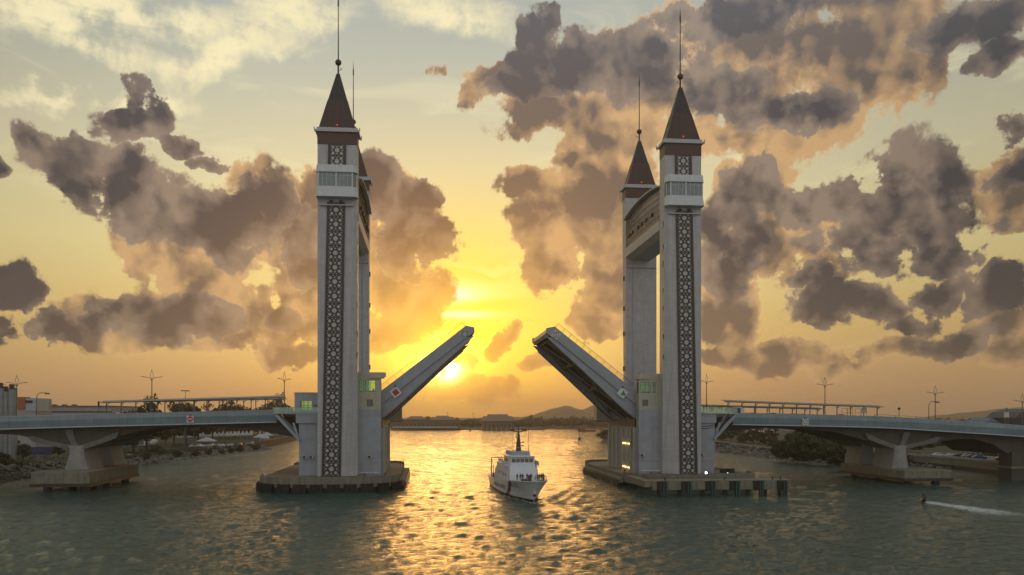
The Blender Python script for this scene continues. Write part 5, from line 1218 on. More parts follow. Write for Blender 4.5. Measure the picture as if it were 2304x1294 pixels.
def block(px0, px1, top, base, yy, depth, mt, label, cat='building', name='building', zbot=3, extra=None):
    a = on_y(px0, top, yy); b = on_y(px1, top, yy); t = thing(name, (a.x, yy, zbot), label, cat)
    M().box(a.x, b.x, yy, yy + depth, zbot, a.z).build('wall', mt, t)
    if extra: extra(t, a, b)
    return t, a, b
OFFW = mat('offwhite_factory_wall', (.36, .33, .32), .7, streak=.2); 
def ex(t, a, b):
    M().box(b.x - (b.x - a.x) * .52, b.x + .3, 119.6, 131, a.z - 5.4, a.z + .05).build('sign_screen', mat('pale_blue_screen', (.34, .40, .42), .5), t)
    o_ = M().box(a.x - .2, a.x + 3.2, 119.5, 124, a.z - 4.6, a.z + .5).build('orange_panel', mat('orange_panel', (.34, .10, .03), .5), t)
    M().box(a.x + 3.4, a.x + 6.0, 119.3, 124, a.z - 2.0, a.z - .9).build('balcony_box', DARKM, t)
    for k in range(3): M().box(a.x + .6 + k * 3.2, a.x + 2.8 + k * 3.2, 119.9, 120.1, a.z - 11.5, a.z - 8.6).build('window', mat('maroon_window', (.10, .03, .04), .4), t)
block(40, 79, 896, 935, 120, 14, OFFW, 'white and orange building right of the silos', extra=ex)
def ex(t, a, b):
    M().box(a.x - .5, b.x + .5, 199, 242, a.z, a.z + .35).build('roof', mat('grey_sheet_roof', (.20, .18, .18), .6), t)
    M().box(a.x, b.x, 199.7, 199.95, a.z - 3.2, a.z - 2.6).build('eaves_line', DARKM, t)
    for k in range(9): M().box(a.x + 4 + k * 7.2, a.x + 9.5 + k * 7.2, 199.8, 199.98, a.z - 8.5, a.z - 6.0).build('window', MATS['maroon_window'], t)
    for k in range(4): M().box(a.x + 3 + k * 5, a.x + 5 + k * 5, 204, 206, a.z + .35, a.z + 1.0).build('roof_vent', DARKM, t)
block(72, 252, 914, 935, 200, 40, OFFW, 'long low warehouse with a flat roof behind the left viaduct', extra=ex)
# floodlight mast above the trees
q = on_y(417, 880, 190); t = thing('floodlight_mast', (q.x, 190, 3), 'tall mast with a crown of floodlights above the trees', 'light mast')
M().cyl((q.x, 190, 3), (q.x, 190, q.z), .22, .12).build('mast', POLE, t)
for k in range(6):
    a = k * PI / 3; M().bar((q.x, 190, q.z - .1), (q.x + 1.7 * math.cos(a), 190 + 1.7 * math.sin(a), q.z), .08, .08).box(q.x + 1.7 * math.cos(a) - .4, q.x + 1.7 * math.cos(a) + .4, 190 + 1.7 * math.sin(a) - .2, 190 + 1.7 * math.sin(a) + .2, q.z - .1, q.z + .35).build('floodlight', DARKM, t)
# ------------------------------------------------------------------ buildings beyond the deck, right
ROOFB = mat('slate_roof', (.05, .055, .06), .6)
q0 = on_y(2214, 955, 130); q1 = on_y(2252, 955, 130); qt = on_y(2232, 940, 130); t = thing('gabled_house', ((q0.x + q1.x) / 2, 130, 3), 'house with a blue-grey steep gable behind the right viaduct', 'house')
M().box(q0.x + .6, q1.x - .6, 131, 142, 3, q0.z + .3).build('wall', OFFW, t); M().loft([[(q0.x - .5, y, q0.z), (qt.x, y, qt.z), (q1.x + .5, y, q1.z)] for y in (130, 143)]).build('roof', mat('blue_grey_roof', (.10, .15, .20), .5), t); M().cyl((qt.x, 130.5, qt.z - .2), (qt.x, 130.5, qt.z + 1.2), .12, .02).build('finial', POLE, t)
q = on_y(2265, 920, 130); t = thing('water_tower', (q.x, 130, 3), 'narrow white-banded tower left of the dark roofed building', 'tower')
M().cyl((q.x, 130, 3), (q.x, 130, q.z - 4.2), 1.0, n=14).build('shaft', mat('dark_band_wall', (.05, .045, .045), .6), t); M().cyl((q.x, 130, q.z - 4.2), (q.x, 130, q.z - 1.6), 1.02, .95, n=14).build('white_band', WHITE, t)
M().cyl((q.x, 130, q.z - 1.6), (q.x, 130, q.z + .1), .95, .75, n=14).build('tank', mat('teal_tank', (.10, .17, .18), .5), t); M().cyl((q.x, 130, q.z + .1), (q.x, 130, q.z + .5), .3, .2).bar((q.x - .5, 130, q.z + .3), (q.x + .5, 130, q.z + .45), .1, .1).build('top_cap', DARKM, t)
q0 = on_y(2278, 940, 130); q1 = on_y(2330, 940, 130); t = thing('dark_hall', (q0.x, 130, 3), 'dark hall with a stepped sloping roof at the right edge', 'building')
M().box(q0.x, q1.x, 130, 150, 3, q0.z).build('wall', mat('dark_hall_wall', (.035, .033, .032), .8), t); M().prism_y([(q0.x + 1.6, q0.z), (q0.x + 5.2, on_y(2298, 927, 130).z), (q1.x, on_y(2304, 924, 130).z + 1), (q1.x, q0.z)], 130.2, 150).build('roof', ROOFB, t)
# white roofed sheds far behind the thicket
for i, (px0, px1, py) in enumerate(((1688, 1700, 975), (1706, 1722, 977), (1735, 1752, 973), (1842, 1872, 979), (1768, 1790, 966))):
    a = on_z(px0, py + 3, 3.4); b = on_z(px1, py + 3, 3.4); t = thing('shed', (a.x, a.y, 3.4), '%s white roofed shed of five seen past the right bank thicket' % ORD[i], 'shed', 'white sheds on the right bank')
    b = Vector((b.x, a.y, 0)); M().box(a.x + .4, b.x - .4, a.y + .5, a.y + 6, 3.4, 5.6).build('wall', OFFW, t); M().loft([[(a.x, a.y, 5.6), (b.x, a.y, 5.6), (b.x, a.y + 7, 5.6), (a.x, a.y + 7, 5.6)], [(a.x, a.y + 3, 7.2), (b.x, a.y + 3, 7.2), (b.x, a.y + 4, 7.2), (a.x, a.y + 4, 7.2)]]).build('roof', WHITE, t)

# ------------------------------------------------------------------ far shore across the river
FARG = mat('far_shore_earth', (.07, .055, .04), .9)
m = MB(); pts = [(-900, 1050), (-300, 900), (-120, 870), (-60, 800), (60, 770), (130, 768), (150, 840), (200, 880), (300, 960), (420, 980), (800, 900), (1400, 900)]
m.loft([[(x, y, -1), (x, y + 3, 1.6), (x, y + 300, 2.5), (x * 1.6, 2700, 3), (x * 3.5, 6100, 3)] for x, y in pts], cap=False, closed=False); o = m.build('far_shore_ground', FARG); tag(o, 'low far shore across the river', kind='structure')
def far_wood(name, label, n, xr, yr, hz, seed, ls=2.2):
    rnd = random.Random(seed); V = []; F = []
    for i in range(n):
        x = rnd.uniform(*xr); y = yr[0] + (yr[1] - yr[0]) * rnd.random(); y = max(y, interp(max(-899, min(1399, x)), pts) + 8)
        H = hz * (.65 + .45 * mnoise.noise(Vector((x * .03, y * .01, seed))) + .35 * mnoise.noise(Vector((x * .11, y * .03, seed)))) + (y - yr[0]) * .004
        R = rnd.uniform(3.5, 7)
        for j in range(46):
            d = Vector((rnd.gauss(0, 1), rnd.gauss(0, 1), rnd.gauss(0, 1))).normalized() * rnd.random() ** .4; c = Vector((x + d.x * R, y + d.y * R, 2 + H * .55 + d.z * H * .5))
            n_ = (d + Vector((0, -.3, .3))).normalized(); u = n_.orthogonal().normalized(); w = n_.cross(u); q = ls * rnd.uniform(.5, 1)
            k = len(V); V += [tuple(c - u * q), tuple(c - w * q), tuple(c + u * q), tuple(c + w * q)]; F.append((k, k + 1, k + 2, k + 3))
    me = bpy.data.meshes.new(name); me.from_pydata(V, [], F); me.materials.append(LEAFA); o = bpy.data.objects.new(name, me); COL.objects.link(o); tag(o, label, kind='stuff')
far_wood('far_wood', 'low dark wood on the far shore to the right', 420, (130, 640), (880, 1050), 17, 1)
far_wood('far_wood', 'trees behind the halls of the far shore', 330, (-330, 140), (890, 1010), 15, 2)
far_wood('far_wood', 'distant wood behind the far left bank', 260, (-900, -250), (720, 980), 14, 5)
far_wood('far_wood', 'distant wood behind the far right bank', 260, (560, 1300), (850, 1050), 16, 6)
# halls with tiered roofs
HR = mat('weathered_hall_roof', (.20, .17, .14), .7, var=.15, vs=.1); HWL = mat('brown_hall_wall', (.12, .09, .065), .8, var=.3, vs=.2)
def hall(px0, px1, ytop, yeave, ybase, Y_, label, ridge=.55, ends=.14):
    a = on_y(px0, yeave, Y_); b = on_y(px1, yeave, Y_); zt = on_y(px0, ytop, Y_).z; ze = a.z; W_ = b.x - a.x; D = W_ * .55
    t = thing('waterfront_hall', ((a.x + b.x) / 2, Y_, 1.5), label, 'hall', 'halls of the far waterfront')
    M().box(a.x + W_ * .06, b.x - W_ * .06, Y_ + 1.5, Y_ + D - 1.5, 1.2, ze + .2).build('wall', HWL, t)
    zs = ze + (zt - ze) * .72
    r = M().loft([[(a.x, Y_, ze), (b.x, Y_, ze), (b.x, Y_ + D, ze), (a.x, Y_ + D, ze)], [(a.x + W_ * ends, Y_ + D * .36, zs), (b.x - W_ * ends, Y_ + D * .36, zs), (b.x - W_ * ends, Y_ + D * .64, zs), (a.x + W_ * ends, Y_ + D * .64, zs)]]).build('roof', HR, t)
    e = (1 - ridge) / 2; M().loft([[(a.x + W_ * e, Y_ + D * .26, zs - 1.2), (b.x - W_ * e, Y_ + D * .26, zs - 1.2), (b.x - W_ * e, Y_ + D * .74, zs - 1.2), (a.x + W_ * e, Y_ + D * .74, zs - 1.2)], [(a.x + W_ * e, Y_ + D * .47, zt), (b.x - W_ * e, Y_ + D * .47, zt), (b.x - W_ * e, Y_ + D * .53, zt), (a.x + W_ * e, Y_ + D * .53, zt)]]).build('upper_roof', HR, r)
    n = 7
    for k in range(n):
        x = a.x + W_ * (.10 + .8 * k / n); M().box(x, x + W_ * .07, Y_ + 1.3, Y_ + 1.52, 3.2, 3.2 + (ze - 3) * .45).build('window', GLASSD, t)
    return t
hall(912, 960, 936.5, 944, 965, 800, 'smaller tiered-roof hall, leftmost on the far waterfront', .6)
hall(964, 1028, 935.5, 945, 965, 795, 'tiered-roof hall in the middle, below the sun', .45)
hall(1082, 1161, 932, 947.5, 965, 775, 'largest pale roofed hall standing alone on the far waterfront', .58, .10)
a = on_y(880, 950, 792); b = on_y(1034, 950, 792); t = thing('waterfront_building', (a.x, 792, 0), 'long low two-storey building under the two left halls', 'building')
M().box(a.x, b.x, 784, 796, 1, a.z).build('wall', HWL, t); M().box(a.x - 1, b.x + 1, 782.5, 797, a.z, a.z + .7).build('roof', HR, t); M().box(a.x - 2, b.x + 2, 779, 784, 1.0, 1.7).build('quay_terrace', FARG, t)
for k in range(16): x = a.x + 3 + (b.x - a.x - 8) * k / 15; M().box(x, x + 2.6, 783.8, 784.0, 5.2, 7.4).build('window', GLASSD, t)
M().box(a.x + 2, b.x - 3, 783.6, 783.8, 3.0, 4.2).build('pale_awning', WHITE, t)
a = on_y(1078, 965, 770); b = on_y(1170, 965, 770); t = thing('boat_jetty', (a.x, 768, 0), 'pale boat jetty in front of the largest hall', 'jetty'); M().box(a.x, b.x, 762, 768, .8, 1.5).build('deck', CONC, t)
for k in range(18): x = a.x + (b.x - a.x) * k / 17; M().cyl((x, 763, -1), (x, 763, 4.2), .22, n=6).build('pile', WHITE if k % 2 else HWL, t)
for px, top, lab in ((1007, 926, 'thin mast above the middle hall'), (1065, 929, 'thin mast left of the largest hall'), (1200, 936, 'mast with a flat platform right of the largest hall'), (1180, 938, 'thin mast close right of the largest hall')):
    q = on_y(px, top, 830); t = thing('radio_mast', (q.x, 830, 2), lab, 'mast', 'thin masts on the far shore'); M().cyl((q.x, 830, 2), (q.x, 830, q.z), .35, .15, 6).build('pole', POLE, t)
    M().box(q.x - 1.3, q.x + 1.3, 829.5, 830.5, q.z - 1.2, q.z - .7).build('platform', POLE, t)

# hills: ridges with real depth
HILLM = mat('wooded_hill', (.045, .055, .030), .95, var=.4, vs=.01)
def hills(prof, Y_, name, label, depth=700):
    nx = 160; ny = 26; X0 = prof[0][0]; X1 = prof[-1][0]; V = []; F = []
    for j in range(ny + 1):
        v = j / ny; e = math.sin(PI * v) ** 1.1
        for i in range(nx + 1):
            x = X0 + (X1 - X0) * i / nx; h = crv(prof, x) * e
            h *= 1 + .22 * mnoise.noise(Vector((x * .006, v * 5, 1))) * (1 - .7 * e); h += 5 * mnoise.noise(Vector((x * .025, v * 9, 4))) * e
            V.append((x, Y_ - depth / 2 + depth * v, max(h, -2)))
    for j in range(ny):
        for i in range(nx): k = j * (nx + 1) + i; F.append((k, k + 1, k + nx + 2, k + nx + 1))
    me = bpy.data.meshes.new(name); me.from_pydata(V, [], F); me.materials.append(HILLM); me.shade_smooth(); o = bpy.data.objects.new(name, me); COL.objects.link(o); tag(o, label, kind='structure')
def hp(L, Y_): return [(on_y(px, py, Y_).x, max(0, on_y(px, py, Y_).z)) for px, py in L]
hills([(-100, 0)] + hp([(1120, 941), (1180, 938), (1212, 931), (1240, 921), (1274, 914), (1302, 922), (1318, 921), (1345, 908), (1385, 899), (1440, 910), (1500, 922), (1600, 930), (1750, 940)], 3000), 3000, 'hills', 'hazy double-peaked hills beyond the river')
hills(hp([(2060, 944), (2120, 940), (2170, 931), (2220, 925), (2260, 921), (2304, 918), (2380, 912), (2480, 918), (2600, 935)], 2800), 2800, 'hills', 'long hazy hill at the right edge')

# ------------------------------------------------------------------ small craft and buoys far off
q = on_z(1319, 971, 0); t = thing('tug_boat', (q.x, q.y, 0), 'dark red workboat crossing near the far shore', 'boat')
RH = mat('dark_red_hull', (.14, .03, .02), .6)
M().prism_y([(q.x - 10.5, 3.4), (q.x - 8.5, 0), (q.x + 10, 0), (q.x + 10.8, 1.8), (q.x - 1, 1.9), (q.x - 3, 2.8)], q.y - 3, q.y + 3).build('hull', RH, t); M().prism_y([(q.x - 6.5, 3.0), (q.x - 5.8, 5.8), (q.x - 2.6, 5.6), (q.x - 1.6, 2.4)], q.y - 2.2, q.y + 2.2).build('wheelhouse', mat('dull_red_paint', (.20, .08, .06), .6), t)
M().cyl((q.x - 3.6, q.y, 5.5), (q.x - 2.9, q.y, 8.6), .25, .1).build('mast', WHITE, t)
for px, py, h, lab in ((1304, 989, 4.8, 'channel buoy with a cage left of the right platform'), (1058, 971, 3.4, 'small channel buoy left of the ship mast')):
    q = on_z(px, py, 0); t = thing('channel_buoy', (q.x, q.y, 0), lab, 'buoy', 'channel buoys')
    YB = mat('ochre_buoy_paint', (.16, .11, .03), .6); M().cyl((q.x, q.y, -.5), (q.x, q.y, 1.0), 1.5, 1.5, 12).cyl((q.x, q.y, 1.0), (q.x, q.y, 1.6), 1.5, .5, 12).build('float', YB, t)
    c = M()
    for a in range(3): c.bar((q.x + .9 * math.cos(a * 2.1), q.y + .9 * math.sin(a * 2.1), 1.2), (q.x, q.y, h - .8), .16, .16)
    c.cyl((q.x, q.y, h - 1.0), (q.x, q.y, h), .22).build('cage', YB, t)
q = on_z(868, 981, 0); t = thing('work_barge', (q.x, q.y, 0), 'small white barge with dark gear just right of the left pier building', 'boat')
M().box(q.x - 12, q.x + 4, q.y - 3, q.y + 3, -.2, 1.4).build('hull', WHITE, t); M().box(q.x + 1.0, q.x + 3.2, q.y - 1.5, q.y + 1.5, 1.4, 3.6).build('winch', DARKM, t); M().box(q.x - 4.2, q.x - 2.0, q.y - 1.2, q.y + 1.2, 1.4, 2.6).build('cabin', WHITE, t)
# ------------------------------------------------------------------ people: one continuous body each, grown over a posed skeleton
def body_mesh(name, joints, edges, radii):
    me = bpy.data.meshes.new(name); me.from_pydata(joints, edges, []); o = bpy.data.objects.new(name, me); COL.objects.link(o)
    sk = o.modifiers.new('skin', 'SKIN'); sk.use_smooth_shade = True
    for i, r in enumerate(radii): me.skin_vertices[0].data[i].radius = (r, r * .85) if isinstance(r, float) else r
    me.skin_vertices[0].data[0].use_root = True
    o.modifiers.new('sub', 'SUBSURF').levels = 1
    dg = bpy.context.evaluated_depsgraph_get(); m2 = bpy.data.meshes.new_from_object(o.evaluated_get(dg)); m2.name = name
    bpy.data.objects.remove(o, do_unlink=True); return m2
def skeleton(pose):
    # 0 pelvis 1 waist 2 chest 3 neck 4 head 5 crown | arms 6 shoulderL 7 elbowL 8 handL 9 shoulderR 10 elbowR 11 handR | legs 12 hipL 13 kneeL 14 ankleL 15 toeL 16 hipR 17 kneeR 18 ankleR 19 toeR
    J = [(0, 0, .95), (0, 0, 1.12), (0, 0, 1.35), (0, 0, 1.50), (0, -.01, 1.60), (0, -.01, 1.70), (-.19, 0, 1.40), (-.25, .02, 1.13), (-.23, -.08, .90), (.19, 0, 1.40), (.25, .02, 1.13), (.23, -.08, .90),
         (-.10, 0, .88), (-.11, -.01, .48), (-.11, .02, .08), (-.12, -.14, .04), (.10, 0, .88), (.11, -.01, .48), (.11, .02, .08), (.12, -.14, .04)]
    J = [list(j) for j in J]
    for k, v in pose.items(): J[k] = list(v)
    E_ = [(0, 1), (1, 2), (2, 3), (3, 4), (4, 5), (2, 6), (6, 7), (7, 8), (2, 9), (9, 10), (10, 11), (0, 12), (12, 13), (13, 14), (14, 15), (0, 16), (16, 17), (17, 18), (18, 19)]
    R_ = [.15, .14, .16, .06, .095, .085, .075, .05, .04, .075, .05, .04, .10, .07, .05, .045, .10, .07, .05, .045]
    return J, E_, R_
POSES = {'stand': {}, 'lean': {0: (0, .1, .94), 7: (-.24, -.14, 1.15), 8: (-.16, -.36, 1.08), 10: (.24, -.14, 1.15), 11: (.16, -.36, 1.08), 4: (0, -.06, 1.60), 5: (0, -.08, 1.70)},
         'raise': {7: (-.30, -.12, 1.52), 8: (-.12, -.20, 1.66), 10: (.27, .04, 1.12)}, 'stride': {13: (-.11, -.16, .50), 14: (-.11, -.14, .09), 15: (-.12, -.28, .05), 17: (.11, .06, .48), 18: (.11, .25, .12), 19: (.12, .12, .04)},
         'sit': {0: (0, .05, .55), 1: (0, .0, .75), 2: (0, -.08, .98), 3: (0, -.12, 1.12), 4: (0, -.15, 1.22), 5: (0, -.16, 1.32), 6: (-.19, -.08, 1.02), 7: (-.26, -.28, .82), 8: (-.24, -.52, .85), 9: (.19, -.08, 1.02), 10: (.26, -.28, .82), 11: (.24, -.52, .85),
                 12: (-.14, .02, .52), 13: (-.24, -.35, .50), 14: (-.24, -.28, .12), 15: (-.24, -.42, .08), 16: (.14, .02, .52), 17: (.24, -.35, .50), 18: (.24, -.28, .12), 19: (.24, -.42, .08)}}
CLOTH = {'black': mat('black_clothing', (.012, .012, .014), .8), 'navy': mat('navy_clothing', (.018, .025, .05), .8), 'dark': mat('dark_clothing', (.03, .027, .025), .8), 'white': mat('white_clothing', (.4, .4, .4), .8), 'red': mat('red_lifejacket', (.25, .03, .02), .8)}
SKIN = mat('skin', (.22, .12, .08), .6); HAIR = mat('dark_hair', (.01, .008, .007), .7)
PM = {}
for k, v in POSES.items(): PM[k] = body_mesh('body', *skeleton(v))
def person(pose, c, x, y, z, rz, label, group):
    t = thing('person', (x, y, z), label, 'person', group); t.rotation_euler.z = rz
    me = PM[pose].copy(); me.materials.clear(); me.materials.append(CLOTH[c]); me.materials.append(SKIN)
    hz = POSES[pose].get(3, (0, 0, 1.5))[2] + .01
    for p in me.polygons:
        if p.center.z > hz: p.material_index = 1
    o = bpy.data.objects.new('body', me); COL.objects.link(o); o.parent = t; BASE[o.name] = Vector((0, 0, 0))
    hd = POSES[pose].get(5, (0, -.01, 1.70))
    b = MB().ball((0, 0, 0), .108, 10, 6); b.v = [(x_ + hd[0], y_ * 1.05 + hd[1] + .03, z_ + hd[2] - .035) for x_, y_, z_ in b.v if True]
    h = b.build('hair', HAIR, None, smooth=True); h.parent = t
    return t
gc = 'visitors on the balcony right of the towers'
for i, (px, c, po, lab) in enumerate(((1584, 'black', 'stand', 'person in black close to the right lattice tower'), (1597, 'navy', 'lean', 'left one of a pair leaning on the glass rail'), (1601, 'dark', 'stand', 'upright person second from the tower group'), (1606, 'dark', 'stand', 'person right of the upright one on the balcony'), (1619, 'navy', 'lean', 'person leaning at the middle of the glass rail'), (1625, 'black', 'stand', 'tall dark figure right of the leaning one'), (1632, 'dark', 'sit', 'low sitting figure near the kiosk end of the balcony'), (1636, 'dark', 'sit', 'sitting figure closest to the kiosk'))):
    p = on_y(px, 930, -17.1); person(po, c, p.x, -17.0 + .15 * (i % 2), 19.32, .3 * (i % 3 - 1), lab, gc)
for i, (px, lab) in enumerate(((646, 'person in pale shirt on the left balcony beside the street lamp'), (657, 'small figure by the lounge on the left balcony'))):
    p = on_y(px, 930, -16.5); person('stand', 'white' if i == 0 else 'dark', p.x, -16.6, 19.32 - .35 * i, .2, lab, 'people on the left balcony')
person('lean', 'black', -36.1, -16.5, 23.9, 0, 'operator standing at the window of the left control room', 'operators')
person('stand', 'dark', 35.6, -16.2, 23.9, .4, 'operator inside the right control room', 'operators')
for i, (px, lab) in enumerate(((2210, 'walker in dark clothes, left one of two on the grass field'), (2216, 'walker in dark clothes, right one of two on the grass field'))):
    p = on_z(px, 1008, 3.3); person('stride', 'dark', p.x, p.y, 3.3, 1.5 + i, lab, 'walkers on the grass')

# ------------------------------------------------------------------ patrol ship heading for the viewer
ship = thing('patrol_ship', (0, 0, 0), 'white patrol ship with crew lined up on the bow, sailing between the raised leaves', 'ship')
HULLW = mat('white_hull_paint', (.68, .69, .69), .38, var=.06, vs=.3, streak=.08, coat=.2); BOOT = mat('dark_boot_stripe', (.05, .018, .015), .5)
SUPER = mat('grey_white_superstructure', (.66, .67, .70), .4, var=.05, vs=.5); DECKG = mat('green_grey_deck', (.10, .12, .11), .8); MASTM = mat('dark_mast_paint', (.05, .045, .05), .5)
# y deck, y waterline, z deck, half beam deck, half beam at waterline
ST = [(-3.8, .0, 4.75, .10, .04), (-3.0, .8, 4.70, 1.15, .35), (-1.6, 2.2, 4.62, 2.35, .85), (.8, 4.2, 4.50, 3.35, 1.45), (4.5, 7.0, 4.30, 3.95, 2.3), (9, 10.5, 4.0, 4.2, 3.1), (15, 16, 3.5, 4.3, 3.7), (24, 24, 3.0, 4.3, 4.0), (34, 34, 2.7, 4.15, 3.85), (43, 42.5, 2.6, 3.8, 3.5)]
def hp_(i, t, sd_):
    """hull surface at station i (float), height share t 0 waterline .. 1 deck edge; concave flare forward"""
    k = min(int(i), len(ST) - 2); f = i - k; a, b = ST[k], ST[k + 1]; g = [a[n] + (b[n] - a[n]) * f for n in range(5)]
    fl_ = max(.0, 1 - i / 7); tt = t ** (1 + .7 * fl_)
    return Vector((sd_ * (g[4] + (g[3] - g[4]) * tt), g[1] + (g[0] - g[1]) * t, g[2] * t))
rings = []
for i in range(0, (len(ST) - 1) * 2 + 1):
    q = i / 2; w = hp_(q, 0, 1)
    L = [hp_(q, t, -1) for t in (1, .8, .6, .45, .3, .15, 0)] + [Vector((0, w.y + .2, -1.2))] + [hp_(q, t, 1) for t in (0, .15, .3, .45, .6, .8, 1)]
    rings.append([tuple(v) for v in L])
SM_ = Matrix.Translation((.95, -54.6, 0)) @ Matrix.Rotation(rad(-2.2), 4, 'Z') @ Matrix.Rotation(0, 4, 'X')
SM_ = Matrix.Translation((.45, -54.6, 0)) @ Matrix.Rotation(rad(3.2), 4, 'Z')
BASE[ship.name] = Vector((0, 0, 0)); ship.matrix_world = SM_
hull = MB().loft(rings, closed=False).build('hull', HULLW, ship, smooth=35)
dk = MB().loft([[tuple(hp_(i / 2, 1, -1) * 1 + Vector((.06, 0, -.22))), tuple(hp_(i / 2, 1, 1) + Vector((-.06, 0, -.22)))] for i in range(0, 19)], cap=False, closed=False).build('deck', DECKG, ship)
cap = MB()
for sd_ in (-1, 1):
    for i in range(0, 36): cap.bar(hp_(i / 4, 1, sd_), hp_((i + 1) / 4, 1, sd_), .12, .14)
cap.build('gunwale', HULLW, hull)
bt = MB()
for sd_ in (-1, 1): bt.loft([[tuple(hp_(i / 3, t, sd_) + Vector((sd_ * .025, -.02, 0))) for t in (0, .06, .13)] for i in range(0, 28)], cap=False, closed=False)
bt.build('boot_stripe', BOOT, hull)
kn = MB()
for sd_ in (-1, 1):
    for i in range(0, 30): 
        f = lambda j: hp_(j, .46 - .22 * min(1, j / 6), sd_) + Vector((sd_ * .03, 0, 0))
        kn.bar(f(i / 4), f((i + 1) / 4), .09, .07)
kn.build('spray_rail', HULLW, hull)
for sd_ in (-1, 1):
    m = MB().loft([[tuple(hp_(4.15 + j * .55 + (1 - t) * 1.15, t, sd_) + Vector((sd_ * .035, 0, 0))) for t in (.08, .3, .55, .8, .97)] for j in (0, .5, 1)], cap=False, closed=False); m.build('red_stripe', mat('dark_red_stripe', (.11, .025, .025), .4), hull)
# number and lettering wrapped on to the flare
def hull_text(txt, i0, i1, t0, t1, sd_, name, mt):
    cu = bpy.data.curves.new('lettering', 'FONT'); cu.body = txt; cu.size = 1; o = bpy.data.objects.new('lettering', cu); COL.objects.link(o)
    dg = bpy.context.evaluated_depsgraph_get(); me = bpy.data.meshes.new_from_object(o.evaluated_get(dg)); bpy.data.objects.remove(o, do_unlink=True)
    xs = [v.co.x for v in me.vertices]; ys = [v.co.y for v in me.vertices]; x0, x1, y0, y1 = min(xs), max(xs), min(ys), max(ys)
    for v in me.vertices:
        u = (v.co.x - x0) / (x1 - x0); w = (v.co.y - y0) / (y1 - y0)
        v.co = hp_(i0 + (i1 - i0) * u, t0 + (t1 - t0) * w, sd_) + Vector((sd_ * .05, -.02, 0))
    me.materials.append(mt); q = bpy.data.objects.new(name, me); COL.objects.link(q); q.parent = hull
hull_text('633', 4.35, 3.25, .66, .88, -1, 'hull_number', BLACKP); hull_text('633', 3.25, 4.35, .66, .88, 1, 'hull_number', BLACKP)
hull_text('IIIIIII IIIIIII', 7.6, 5.7, .42, .72, -1, 'lettering', mat('faded_lettering', (.16, .17, .2), .5))
an = MB().box(-.28, .28, -1.9, -1.35, 1.9, 2.9); an.build('anchor', WHITE, hull); MB().box(-.3, .3, -1.7, -1.1, 1.35, 1.9).build('hawse_pocket', BLACKP, hull)
# superstructure
def sbox(name, zz, plan0, plan1, mt, par=ship): return MB().prism_z(plan0, zz[0], zz[1], plan1).build(name, mt, par, bevel=.05)
sbox('lower_house', (2.6, 7.2), [(-3.5, 9.5), (3.5, 9.5), (3.7, 12), (3.7, 33), (-3.7, 33), (-3.7, 12)], [(-3.15, 11.4), (3.15, 11.4), (3.45, 13), (3.45, 29), (-3.45, 29), (-3.45, 13)], SUPER)
wh = sbox('wheelhouse', (7.2, 9.0), [(-2.75, 12.6), (2.75, 12.6), (3.2, 14.2), (3.2, 21), (-3.2, 21), (-3.2, 14.2)], [(-2.6, 12.9), (2.6, 12.9), (3.0, 14.4), (3.0, 20.6), (-3.0, 20.6), (-3.0, 14.4)], HULLW)
sbox('wheelhouse_roof', (9.0, 9.3), [(-2.9, 12.2), (2.9, 12.2), (3.3, 14.2), (3.3, 21.2), (-3.3, 21.2), (-3.3, 14.2)], [(-2.8, 12.3), (2.8, 12.3), (3.2, 14.3), (3.2, 21), (-3.2, 21), (-3.2, 14.3)], HULLW)
for k in range(5):
    x0 = -2.5 + k * 1.02; MB().prism_z([(x0, 12.62), (x0 + .86, 12.62), (x0 + .86, 12.8), (x0, 12.8)], 7.75, 8.6, [(x0, 12.76), (x0 + .86, 12.76), (x0 + .86, 12.95), (x0, 12.95)]).build('window', GLASSD, wh)
for sd_ in (-1, 1):
    for k in range(4): y0 = 14.6 + k * 1.5; MB().box(*sorted((sd_ * 3.02, sd_ * 3.2)), y0, y0 + 1.1, 7.8, 8.6).build('window', GLASSD, wh)
    for k in range(5): y0 = 14.5 + k * 3; MB().box(*sorted((sd_ * 3.4, sd_ * 3.66)), y0, y0 + .7, 4.4, 5.2).build('porthole', GLASSD, ship)
    # bridge wing and bulwark
    MB().box(*sorted((sd_ * 3.0, sd_ * 4.0)), 13.2, 18, 6.9, 7.1).box(*sorted((sd_ * 3.9, sd_ * 4.0)), 13.2, 18, 7.1, 7.95).build('bridge_wing', SUPER, ship)
sbox('upper_deckhouse', (9.3, 10.2), [(-2.3, 15), (2.3, 15), (2.3, 24), (-2.3, 24)], [(-2.1, 15.4), (2.1, 15.4), (2.1, 23.5), (-2.1, 23.5)], STEEL)
sbox('aft_house', (2.6, 5.2), [(-3.2, 29), (3.2, 29), (3.2, 36), (-3.2, 36)], [(-3, 29), (3, 29), (3, 35.5), (-3, 35.5)], SUPER)
sbox('funnel', (7.0, 10.0), [(-1.6, 24.5), (1.6, 24.5), (1.6, 28.5), (-1.6, 28.5)], [(-1.3, 25), (1.3, 25), (1.3, 28), (-1.3, 28)], MASTM)
ms = MB().prism_z([(-.55, 17.4), (.55, 17.4), (.55, 18.8), (-.55, 18.8)], 10.2, 14.2, [(-.26, 17.8), (.26, 17.8), (.26, 18.3), (-.26, 18.3)]).cyl((0, 18, 14.2), (0, 18, 15.8), .18, .08).build('mast', MASTM, ship)
y_ = MB().bar((-2.0, 18, 15.1), (0, 18, 14.6), .3, .32).bar((2.0, 18, 15.1), (0, 18, 14.6), .3, .32).bar((-2.0, 18, 15.1), (2.0, 18, 15.15), .16, .16)
for x in (-1.9, -1.1, -.5, .5, 1.1, 1.9): y_.bar((x, 18, 15.0), (x, 18, 15.5), .07, .07, (0, 1, 0))
y_.build('yardarm', MASTM, ms)
